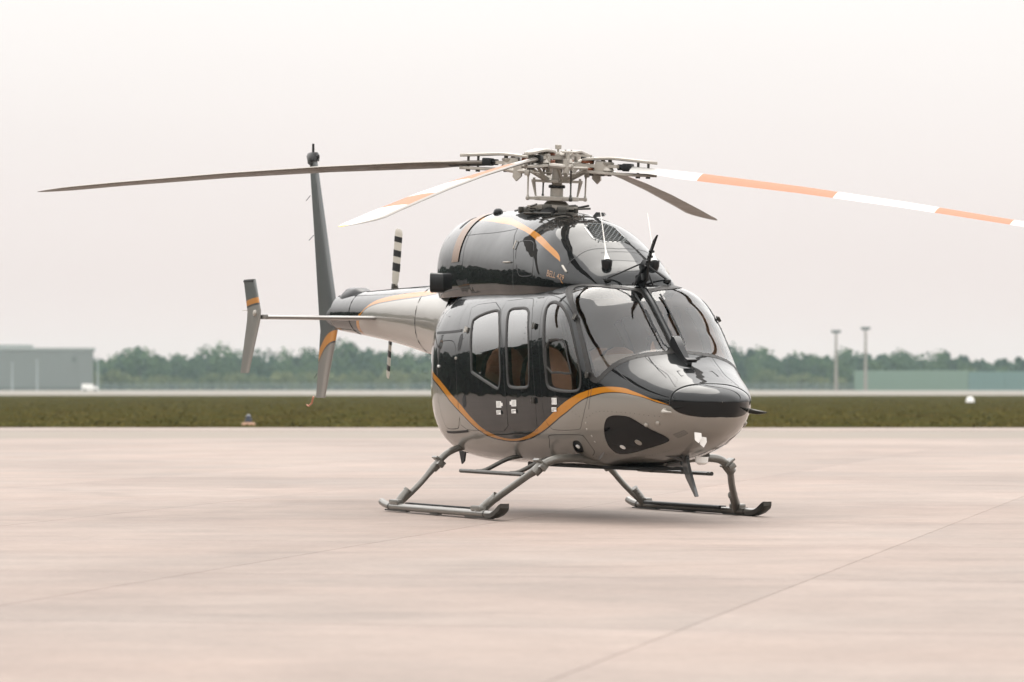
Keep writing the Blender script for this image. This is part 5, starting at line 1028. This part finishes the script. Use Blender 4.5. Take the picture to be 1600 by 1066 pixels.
def sheet(name, x0, y0, x1, y1, z, m, nx=1, ny=1):
    mb = MB(); mb.add([(x0, y0, z), (x1, y0, z), (x1, y1, z), (x0, y1, z)], [(0, 1, 2, 3)]); o = mb.build(name, m, None, smooth=False, fix=False); return tag(o, kind='structure')
sheet('ground', -5000, -5000, 5000, 6000, -.03, M_GRASS)
apron = sheet('apron', -88, -75, 420, 51, -.008, M_CONCB)
sheet('apron_shoulder', -420, 51, 420, 65.5, -.008, M_SHOULDER)
sheet('apron_edge_strip', -420, 65.5, 420, 73, -.004, M_CONCB)
gf = sheet('grass_field', -900, 73, 900, 455, 0.0, M_GRASS)
sheet('taxiway', -1500, 455, 1500, 1120, .004, M_TAXI)
sheet('far_field', -2500, 1120, 2500, 2500, .008, M_GRASS)
# concrete slabs of the apron, each one a piece: 4.0 x 4.85 m with 9 mm joints, laid 11 degrees off the view
DA = R(-11.6); dv_ = Vector((-math.sin(DA), math.cos(DA), 0)); da_ = Vector((math.cos(DA), math.sin(DA), 0))
P0 = Vector((2.83, -6.51, 0))
mbj = MB(); smb = MB()
SW, SL_, GAP = 4.0, 4.85, .009
e = SW / 2 - GAP / 2; f_ = SL_ / 2 - GAP / 2; bz = .004
smb.add([(-e, -f_, -.02), (e, -f_, -.02), (e, f_, -.02), (-e, f_, -.02), (-e, -f_, -bz), (e, -f_, -bz), (e, f_, -bz), (-e, f_, -bz), (-e + bz, -f_ + bz, 0), (e - bz, -f_ + bz, 0), (e - bz, f_ - bz, 0), (-e + bz, f_ - bz, 0)],
        [(0, 1, 5, 4), (1, 2, 6, 5), (2, 3, 7, 6), (3, 0, 4, 7), (4, 5, 9, 8), (5, 6, 10, 9), (6, 7, 11, 10), (7, 4, 8, 11), (8, 9, 10, 11)])
first = None
jx = MB(); cnt = 0
camx, camy = 0.0, -35.36
spots = []
for i in range(-9, 8):
    for j in range(-5, 18):
        c = P0 + da_ * (SW * (i + .5)) + dv_ * (SL_ * (j + .28)); d = c.y - camy
        if c.y > 46 or c.y < -27: continue
        if abs(c.x - camx + .00955 * 0) > d * .150 + 3.2: continue
        spots.append(c)
for c in spots:
    if first is None: first = smb.build('concrete_slab', M_CONC, apron, smooth=False, fix=False); o = first
    else: o = link(bpy.data.objects.new('concrete_slab', first.data), apron)
    o.location = c; o.rotation_euler = (0, 0, DA)
    jx.add([tuple(c + da_ * a * SW / 2 + dv_ * b_ * SL_ / 2 + Vector((0, 0, -.0045))) for a, b_ in ((-1, -1), (1, -1), (1, 1), (-1, 1))], [(0, 1, 2, 3)])
jx.build('joint_filler', M_JOINT, apron, smooth=False, fix=False)

# grass tufts over the near part of the field (more than anyone could count)
def tufts(name, y0, y1, n, h, m):
    V = []; F = []
    for i in range(n):
        t = rng.random(); y = y0 + (y1 - y0) * t; hw = (y - camy) * .16 + 2; x = rng.uniform(-hw, hw) 
        for k in range(3):
            a = rng.uniform(0, math.pi); hh = h * rng.uniform(.5, 1.3); dx, dy = math.cos(a) * .06, math.sin(a) * .06; lx, ly = rng.normal(0, .06, 2); px_, py_ = x + rng.normal(0, .1), y + abs(rng.normal(0, .1))
            b = len(V); V += [(px_ - dx, py_ - dy, 0), (px_ + dx, py_ + dy, 0), (px_ + lx, py_ + ly, hh)]; F.append((b, b + 1, b + 2))
    me = bpy.data.meshes.new(name); me.from_pydata(V, [], F); me.materials.append(m); o = bpy.data.objects.new(name, me); C.link(o); return o
M_TUFT = ground_mat('grass_blades', (.075, .070, .018), .12, (1.15, .9, .8), rough=.9, spec=.05)
tag(tufts('grass_tufts', 73.1, 300, 6000, .045, M_TUFT), 'short olive and brown grass growing on the field beyond the apron edge', 'grass', kind='stuff')

# ------------------------------------------------------------------ things on the airfield
def gx(px, dist): return (px - 855) / FPX * dist
# blue edge light with its concrete collar
d = 115.0; t0 = empty('taxiway_edge_light', (gx(388, d), d - 35.36, 0)); t0.scale = (.7, .7, .85); tag(t0, 'small dark blue airfield edge light on a tan base at the grass edge', 'airfield light')
M_TAN = mat('tan_painted_base', (.55, .32, .20), rough=.7)
MB().lathe([(.30, 0), (.30, .05), (.26, .09), (.12, .10)], (0, 0, 0), n=18).build('base_plate', M_TAN, t0)
MB().lathe([(.16, .09), (.15, .22), (.12, .26)], (0, 0, 0), n=16).build('lamp_housing', mat('navy_housing', (.008, .012, .03), rough=.5), t0)
MB().lathe([(.10, .26), (.10, .33), (.05, .38), (.01, .39)], (0, 0, 0), n=16).build('lens', mat('blue_lens', (.01, .018, .07), rough=.25, coat=1), t0)
# white runway marker on the grass
d = 275.0; t1 = empty('runway_marker', (gx(1515, d), d - 35.36, 0)); t1.scale = (.75, .75, .75); tag(t1, 'white domed marker block standing alone on the grass at the right', 'marker')
secs = [[Vector((math.copysign(abs(math.cos(t)) ** .7, math.cos(t)) * a, math.copysign(abs(math.sin(t)) ** .7, math.sin(t)) * a * .6, z)) for t in np.linspace(0, 2 * math.pi, 20, endpoint=False)] for a, z in ((.42, 0), (.40, .22), (.32, .45), (.18, .58), (.05, .60))]
mb = MB(); mb.loft(secs); mb.build('marker_body', M_WHITE, t1); mb = MB(); mb.box((0, 0, .02), (1.0, .6, .05), None, .01); mb.build('marker_base', M_TAXI, t1)
# white van by the hangar
d = 960.0; vn_ = empty('parked_van', (gx(140, d), d - 35.36, 0), (0, 0, R(8))); tag(vn_, 'small white van parked in front of the big grey hangar corner', 'van')
mb = MB(); prof = [(-2.1, .35), (2.1, .35), (2.15, .9), (1.75, 1.1), (1.1, 1.85), (-2.0, 1.9), (-2.15, 1.7)]
mb.prism(prof, -.85, .85, lambda x, y, t: Vector((x, t * (1 if y < 1.2 else .92), y))); mb.build('van_body', M_WHITE, vn_)
for x in (-1.35, 1.35):
    for y in (-.82, .82):
        wh = MB(); wh.tube([(x, y - .1, .33), (x, y + .1, .33)], .33, 18); wh.build('wheel', M_BLACKM, vn_)
mb = MB(); mb.prism([(1.0, 1.15), (1.62, 1.15), (1.12, 1.75), (.7, 1.75)], -.87, -.80, lambda x, y, t: Vector((x, t, y))); mb.build('side_window', M_LENS, vn_)
mb = MB(); mb.prism([(1.68, 1.17), (1.72, 1.15), (1.18, 1.80), (1.14, 1.80)], -.7, .7, lambda x, y, t: Vector((x, t, y))); mb.build('windscreen', M_LENS, vn_)
# hangar
def corr(name, col, sc_=1.2):
    m = mat(name, col, rough=.6, noise=.03, nscale=.3); t = m.node_tree; return m
M_HANG = corr('grey_cladding', (.19, .20, .192)); M_HROOF = corr('pale_roof_edge', (.33, .35, .335)); M_HDK = mat('dark_louvre', (.12, .13, .125), rough=.6)
d = 1150.0; xr = gx(145, d); hg = empty('hangar', (xr, d - 35.36, 0), (0, 0, R(7.2))); tag(hg, 'large grey flat-roofed hangar at the far left behind the taxiway', 'hangar')
HW, HH = 120.0, 12.6
mb = MB(); mb.box((-HW / 2, 20, HH / 2), (HW, 40, HH)); mb.build('hangar_wall', M_HANG, hg, smooth=False)
mb = MB(); mb.box((-HW / 2 + .2, 20, HH + .25), (HW + .8, 40.8, .9), None, .1); mb.build('roof_fascia', M_HROOF, hg, smooth=False)
mb = MB(); mb.box((-19 - 50, 22, HH + 1.1), (100, 30, 1.2), None, .1); mb.build('raised_roof', M_HROOF, hg, smooth=False)
pm = None
for i in range(24):
    x = -1.5 - i * 5.0
    if pm is None: mb = MB(); mb.box((0, 0, 0), (4.9, .12, HH - 1.1), None, .04); q = mb.build('wall_panel', M_HANG, hg, smooth=False); pm = q.data
    else: q = link(bpy.data.objects.new('wall_panel', pm), hg)
    q.location = (x - 1.2, -.07, (HH - .2) / 2 + .3)
mb = MB(); mb.box((-6.0, -.2, 9.6), (1.3, .12, 1.6)); mb.build('wall_vent', M_HDK, hg, smooth=False)
mb = MB(); mb.box((-HW / 2, -.15, .55), (HW, .1, 1.0)); mb.build('plinth', M_HDK, hg, smooth=False)
M_POLE = mat('pale_pole_paint', (.30, .26, .23), rough=.5); M_PALE = mat('pale_blue_pole', (.36, .40, .40), rough=.5)
# slender posts in front of the hangar
for px, h_, lab in ((18, 8.2, 'pale slender post before the hangar, leftmost of three'), (57, 9.0, 'pale slender post before the hangar, taller one right of the leftmost'), (152, 9.2, 'pale slender post standing just right of the hangar corner')):
    d = 1120.0; p = empty('lamp_post', (gx(px, d), d - 35.36, 0)); tag(p, lab, 'post', 'posts along the taxiway near the hangar')
    mb = MB(); mb.tube([(0, 0, 0), (0, 0, h_)], [.28, .18], 8); mb.build('pole', M_PALE, p); mb = MB(); mb.box((0, -.3, h_ + .1), (.9, .6, .25), None, .05); mb.build('lamp_head', M_PALE, p)
for px, yy, lab in ((1306, 518, 'tall floodlight mast beyond the grass, shorter left one of two'), (1352, 513, 'tall floodlight mast beyond the grass, taller right one of two')):
    d = 1080.0; h_ = (604 - yy) / FPX * d + 1.2; p = empty('floodlight_mast', (gx(px, d), d - 35.36, 0)); tag(p, lab, 'floodlight', 'tall floodlight masts')
    mb = MB(); mb.tube([(0, 0, 0), (0, 0, h_ * .5), (0, 0, h_ - .8)], [.55, .42, .32], 10); mb.build('mast_pole', M_POLE, p)
    mb = MB(); mb.lathe([(.9, -.3), (1.15, 0), (.9, .3)], (0, 0, h_ - .3), n=14); mb.build('head_ring', M_HDK, p)
    for k in range(8):
        a = k * math.pi / 4; mb = MB(); mb.box((math.cos(a) * 1.15, math.sin(a) * 1.15, h_), (.55, .55, .7), Matrix.Rotation(a, 3, 'Z'), .08); mb.build('floodlight', M_HDK, p)
# green noise wall at the right: panels between posts
M_NW1 = mat('mint_green_panel', (.17, .25, .19), rough=.6, noise=.05, nscale=.5); M_NW2 = mat('blue_green_panel', (.13, .22, .205), rough=.6, noise=.05, nscale=.5)
d = 1105.0
for px0, px1, h_, m_, lab, nm in ((1335, 1512, 6.0, M_NW1, 'pale mint green noise wall standing before the trees at the right', 1), (1513, 1680, 5.7, M_NW2, 'darker blue-green noise wall running off the right edge of view', 2)):
    x0, x1 = gx(px0, d), gx(px1, d); nw = empty('noise_wall', ((x0 + x1) / 2, d - 35.36, 0)); tag(nw, lab, 'wall')
    n_ = int(round((x1 - x0) / 3.4)); wd = (x1 - x0) / n_; pm = None; pp = None
    for i in range(n_):
        if pm is None: mb = MB(); mb.box((0, 0, h_ / 2), (wd - .3, .15, h_)); [mb.box((0, -.1, z), (wd - .3, .08, .12)) for z in (h_ * .33, h_ * .66)]; q = mb.build('wall_panel', m_, nw, smooth=False); pm = q.data
        else: q = link(bpy.data.objects.new('wall_panel', pm), nw)
        q.location = ((i + .5) * wd - (x1 - x0) / 2, rng.uniform(-.03, .03), 0)
        if pp is None: mb = MB(); mb.box((0, 0, (h_ + .1) / 2), (.28, .35, h_ + .1)); q = mb.build('wall_post', m_, nw, smooth=False); pp = q.data
        else: q = link(bpy.data.objects.new('wall_post', pp), nw)
        q.location = (i * wd - (x1 - x0) / 2, 0, 0)
# perimeter fence
M_FN = mat('galvanised_fence', (.32, .38, .37), rough=.5, metal=.2)
for px0, px1, lab in ((150, 700, 'thin grey perimeter fence before the trees left of the helicopter'), (1120, 1334, 'thin grey perimeter fence before the trees between the helicopter and green wall')):
    d = 1110.0; x0, x1 = gx(px0, d), gx(px1, d); fe = empty('perimeter_fence', (x0, d - 35.36, 0)); tag(fe, lab, 'fence')
    n_ = int((x1 - x0) / 3.0); pm = None
    for i in range(n_ + 1):
        if pm is None: mb = MB(); mb.box((0, 0, 1.15), (.12, .12, 2.3)); q = mb.build('fence_post', M_FN, fe, smooth=False); pm = q.data
        else: q = link(bpy.data.objects.new('fence_post', pm), fe)
        q.location = (i * 3.0, 0, 0)
    mb = MB()
    for z in np.arange(.15, 2.3, .16): mb.box(((x1 - x0) / 2, 0, z), (x1 - x0, .03, .035))
    for x in np.arange(0, x1 - x0, .5): mb.box((x, 0, 1.15), (.03, .03, 2.2))
    tag(mb.build('fence_mesh', M_FN, fe, smooth=False), kind='stuff')

# ------------------------------------------------------------------ TREES
def leaf_mat(name, a, b_):
    m = bpy.data.materials.new(name); m.use_nodes = True; t = m.node_tree; p = t.nodes['Principled BSDF']; p.inputs['Roughness'].default_value = .8; p.inputs['Specular IOR Level'].default_value = .15
    g = N(t, 'ShaderNodeNewGeometry'); n = N(t, 'ShaderNodeTexNoise'); n.inputs['Scale'].default_value = .35; n.inputs['Detail'].default_value = 3; t.links.new(g.outputs['Position'], n.inputs[0])
    oi = N(t, 'ShaderNodeObjectInfo'); ad = N(t, 'ShaderNodeMath', operation='MULTIPLY_ADD'); t.links.new(oi.outputs['Random'], ad.inputs[0]); ad.inputs[1].default_value = .5; t.links.new(n.outputs[0], ad.inputs[2])
    mr = N(t, 'ShaderNodeMapRange'); mr.inputs[1].default_value = .45; mr.inputs[2].default_value = 1.05; t.links.new(ad.outputs[0], mr.inputs[0])
    x = N(t, 'ShaderNodeMix', data_type='RGBA'); x.inputs[6].default_value = (*a, 1); x.inputs[7].default_value = (*b_, 1); t.links.new(mr.outputs[0], x.inputs[0]); t.links.new(x.outputs[2], p.inputs['Base Color'])
    return m
LM = {'broad': leaf_mat('leaves_mid_green', (.018, .04, .018), (.055, .088, .03)), 'dark': leaf_mat('leaves_dark_green', (.011, .025, .016), (.025, .045, .025)), 'bush': leaf_mat('leaves_olive', (.065, .085, .032), (.11, .12, .045))}
M_BARK = mat('bark', (.07, .055, .045), rough=.9)
def crown_mesh(kind, seed, h, rad):
    r = np.random.default_rng(seed); V = []; F = []
    nb = {'broad': 9, 'dark': 8, 'bush': 6}[kind]; blobs = []
    for i in range(nb):
        a = r.uniform(0, 6.28); q = r.uniform(.05, .6) * rad
        if kind == 'dark': z = h * (.14 + .76 * i / nb); q *= (1.15 - i / nb); br = rad * (.62 - .42 * i / nb)
        elif kind == 'broad': z = h * r.uniform(.2, .80); br = rad * r.uniform(.35, .55)
        else: z = h * r.uniform(.2, .7); br = rad * r.uniform(.35, .55)
        blobs.append((math.cos(a) * q, math.sin(a) * q, z, br))
    n = 900
    for i in range(n):
        b = blobs[r.integers(nb)]; d = r.normal(size=3); d /= np.linalg.norm(d); rr_ = b[3] * r.uniform(.55, 1.08) ; c = np.array(b[:3]) + d * rr_ * np.array([1, 1, .85])
        if c[2] < .2: c[2] = .2
        nn = d + r.normal(0, .5, 3); nn /= np.linalg.norm(nn); t = np.cross(nn, [.3, .2, 1]); t /= np.linalg.norm(t) + 1e-9; s_ = np.cross(nn, t); w_ = r.uniform(.28, .55) * (h / 11) ** .5
        k = len(V); V += [tuple(c + t * w_ + s_ * w_ * .3), tuple(c - t * w_ * .3 + s_ * w_), tuple(c - t * w_ - s_ * w_ * .3), tuple(c + t * w_ * .3 - s_ * w_)]; F.append((k, k + 1, k + 2, k + 3))
    me = bpy.data.meshes.new('crown'); me.from_pydata(V, [], F); me.materials.append(LM[kind]); return me
def trunk_mesh(h, rad, seed):
    r = np.random.default_rng(seed); mb = MB(); mb.tube([(0, 0, 0), (.1, .05, h * .3), (.0, .1, h * .75)], [.30, .2, .07], 7)
    for i in range(5):
        a = r.uniform(0, 6.28); z = h * r.uniform(.25, .55); mb.tube([(0, 0, z), (math.cos(a) * rad * .3, math.sin(a) * rad * .3, z + h * .12), (math.cos(a) * rad * .6, math.sin(a) * rad * .6, z + h * .2)], [.11, .07, .03], 5)
    o = mb.build('trunk', M_BARK); me = o.data; C.unlink(o); bpy.data.objects.remove(o); return me
VAR = {}
for kind, h, rad, nv in (('broad', 11, 6.4, 5), ('dark', 13, 4.6, 4), ('bush', 5.0, 5.2, 4)):
    VAR[kind] = [(crown_mesh(kind, 10 * i + len(kind), h, rad), trunk_mesh(h, rad, i)) for i in range(nv)]
LAB = {'broad': ('broadleaf_tree', 'mid-green rounded tree in the hazy wood beyond the airfield fence', 'tree', 'rounded trees of the far wood'), 'dark': ('conifer_tree', 'dark tapering tree in the hazy wood beyond the airfield fence', 'tree', 'dark tapering trees of the far wood'), 'bush': ('shrub', 'low olive shrub at the foot of the hazy wood beyond the fence', 'shrub', 'olive shrubs before the far wood')}
def plant(kind, x, dist, s, sz=None, lab=None):
    row = 'back' if dist > 1265 else 'middle' if dist > 1190 else 'front'
    nm, lb, ct, gp = LAB[kind]; c, tr_ = VAR[kind][rng.integers(len(VAR[kind]))]
    e_ = empty(nm, (x, dist - 35.36, 0), (0, 0, rng.uniform(0, 6.28))); e_.scale = (s, s, sz or s)
    if lab: tag(e_, lab, ct)
    else:
        px = x / dist * FPX + 855
        where = 'right of the hangar' if px < 300 else 'behind the tail fins' if px < 520 else 'left of the helicopter cabin' if px < 700 else 'just right of the helicopter nose' if px < 1300 else 'behind the floodlight masts' if px < 1375 else 'behind the green noise wall'
        tag(e_, lb.replace('in the hazy wood beyond the airfield fence', 'of the hazy wood, %s row, %s' % (row, where)).replace('at the foot of the hazy wood beyond the fence', 'at the foot of the hazy wood, %s' % where), ct, gp + ' ' + row + ' row ' + where)
    link(bpy.data.objects.new('crown', c), e_); link(bpy.data.objects.new('trunk', tr_), e_)
# skyline profile read along the horizon: pixel -> height of the tree tops above the horizon line
SKY = [(-60, 45), (150, 46), (180, 50), (215, 70), (240, 55), (290, 51), (345, 58), (380, 52), (430, 50), (480, 54), (520, 60), (560, 66), (600, 62), (640, 52), (700, 56), (800, 60), (900, 55), (1000, 52), (1100, 60), (1160, 64), (1185, 62), (1210, 50), (1240, 55), (1270, 56), (1300, 48), (1340, 54), (1385, 56), (1420, 54), (1450, 46), (1478, 60), (1500, 52), (1540, 44), (1580, 48), (1660, 46)]
px_ = np.array([p[0] for p in SKY]); ph = np.array([p[1] for p in SKY])
d = 1290.0; x = gx(-60, d)
while x < gx(1660, d):
    px = x / d * FPX + 855; H_ = (np.interp(px, px_, ph) / FPX * d + 1.2) * rng.uniform(.90, 1.06)
    k = 'dark' if rng.random() < .42 else 'broad'; base = 13 if k == 'dark' else 11 * .93; plant(k, x, d + rng.uniform(-14, 14), H_ / base); x += rng.uniform(3.2, 5.4)
d = 1225.0; x = gx(-60, d)
while x < gx(1660, d):
    px = x / d * FPX + 855; H_ = (np.interp(px, px_, ph) / FPX * d + 1.2) * rng.uniform(.58, .84)
    k = 'dark' if rng.random() < .35 else 'broad'; base = 13 if k == 'dark' else 11 * .93; plant(k, x, d + rng.uniform(-12, 12), H_ / base); x += rng.uniform(4.2, 7.4)
d = 1165.0; x = gx(146, d)
while x < gx(1660, d):
    plant('bush', x, d + rng.uniform(-14, 18), rng.uniform(.75, 1.35)); x += rng.uniform(4.5, 8)
# the body of the far wood behind the trees one can tell apart
V = []; F = []
for i in range(44000):
    d = rng.uniform(1310, 1350); px = rng.uniform(-1500, 3200); x = gx(px, d); top = (np.interp(px, px_, ph) / FPX * d + 1.2) * (.80 + .07 * math.sin(px * .21) + .05 * math.sin(px * .57)); z = rng.uniform(.1, 1) * top; s_ = rng.uniform(.8, 1.6)
    n_ = rng.normal(size=3); n_[1] -= 1.0; n_ /= np.linalg.norm(n_); t = np.cross(n_, [.1, .3, 1]); t /= np.linalg.norm(t); b = np.cross(n_, t); c = np.array([x, d - 35.36, z]); k = len(V)
    V += [tuple(c + t * s_), tuple(c + b * s_), tuple(c - t * s_), tuple(c - b * s_)]; F.append((k, k + 1, k + 2, k + 3))
me = bpy.data.meshes.new('far_wood'); me.from_pydata(V, [], F); me.materials.append(LM['broad']); fw_ = bpy.data.objects.new('far_wood', me); C.link(fw_)
tag(fw_, 'hazy green mass of the wood behind the nearer trees along the horizon', 'wood', kind='stuff')
# the wood on the other sides of the airfield, one mass, seen only mirrored in the paint
V = []; F = []
for i in range(60000):
    a = rng.uniform(0, 1); 
    if a < .35: x, y = rng.uniform(-110, 330), -190 + rng.uniform(-14, 14)
    elif a < .85: x, y = -108 + rng.uniform(-12, 12), rng.uniform(-200, 300)
    else: x, y = 330 + rng.uniform(-14, 14), rng.uniform(-200, 60)
    top = 15 + 2.5 * math.sin((x + y) * .11) * math.sin(y * .043 + 1) + 1.5 * math.sin((x + y) * .4); z = rng.uniform(.1, top); s_ = rng.uniform(.8, 1.6)
    n_ = rng.normal(size=3); n_ /= np.linalg.norm(n_); t = np.cross(n_, [.1, .3, 1]); t /= np.linalg.norm(t); b = np.cross(n_, t); c = np.array([x, y, z]); k = len(V)
    V += [tuple(c + t * s_), tuple(c + b * s_), tuple(c - t * s_), tuple(c - b * s_)]; F.append((k, k + 1, k + 2, k + 3))
me = bpy.data.meshes.new('distant_wood'); me.from_pydata(V, [], F); me.materials.append(LM['dark']); wd_ = bpy.data.objects.new('distant_wood', me); C.link(wd_)
tag(wd_, 'dark wood bordering the airfield on its other sides', 'wood', kind='stuff')

# ------------------------------------------------------------------ haze
mb = MB(); mb.box((0, 650, 9.5), (1600, 1900, 21)); hz = mb.build('haze', bpy.data.materials.new('air'), None, smooth=False)
m = hz.data.materials[0]; m.use_nodes = True; t = m.node_tree; t.nodes.clear(); o = N(t, 'ShaderNodeOutputMaterial'); pv = N(t, 'ShaderNodeVolumePrincipled'); pv.inputs['Density'].default_value = .00011; pv.inputs['Color'].default_value = (.66, .86, .87, 1); pv.inputs['Anisotropy'].default_value = .2
t.links.new(pv.outputs[0], o.inputs['Volume']); tag(hz, kind='stuff')
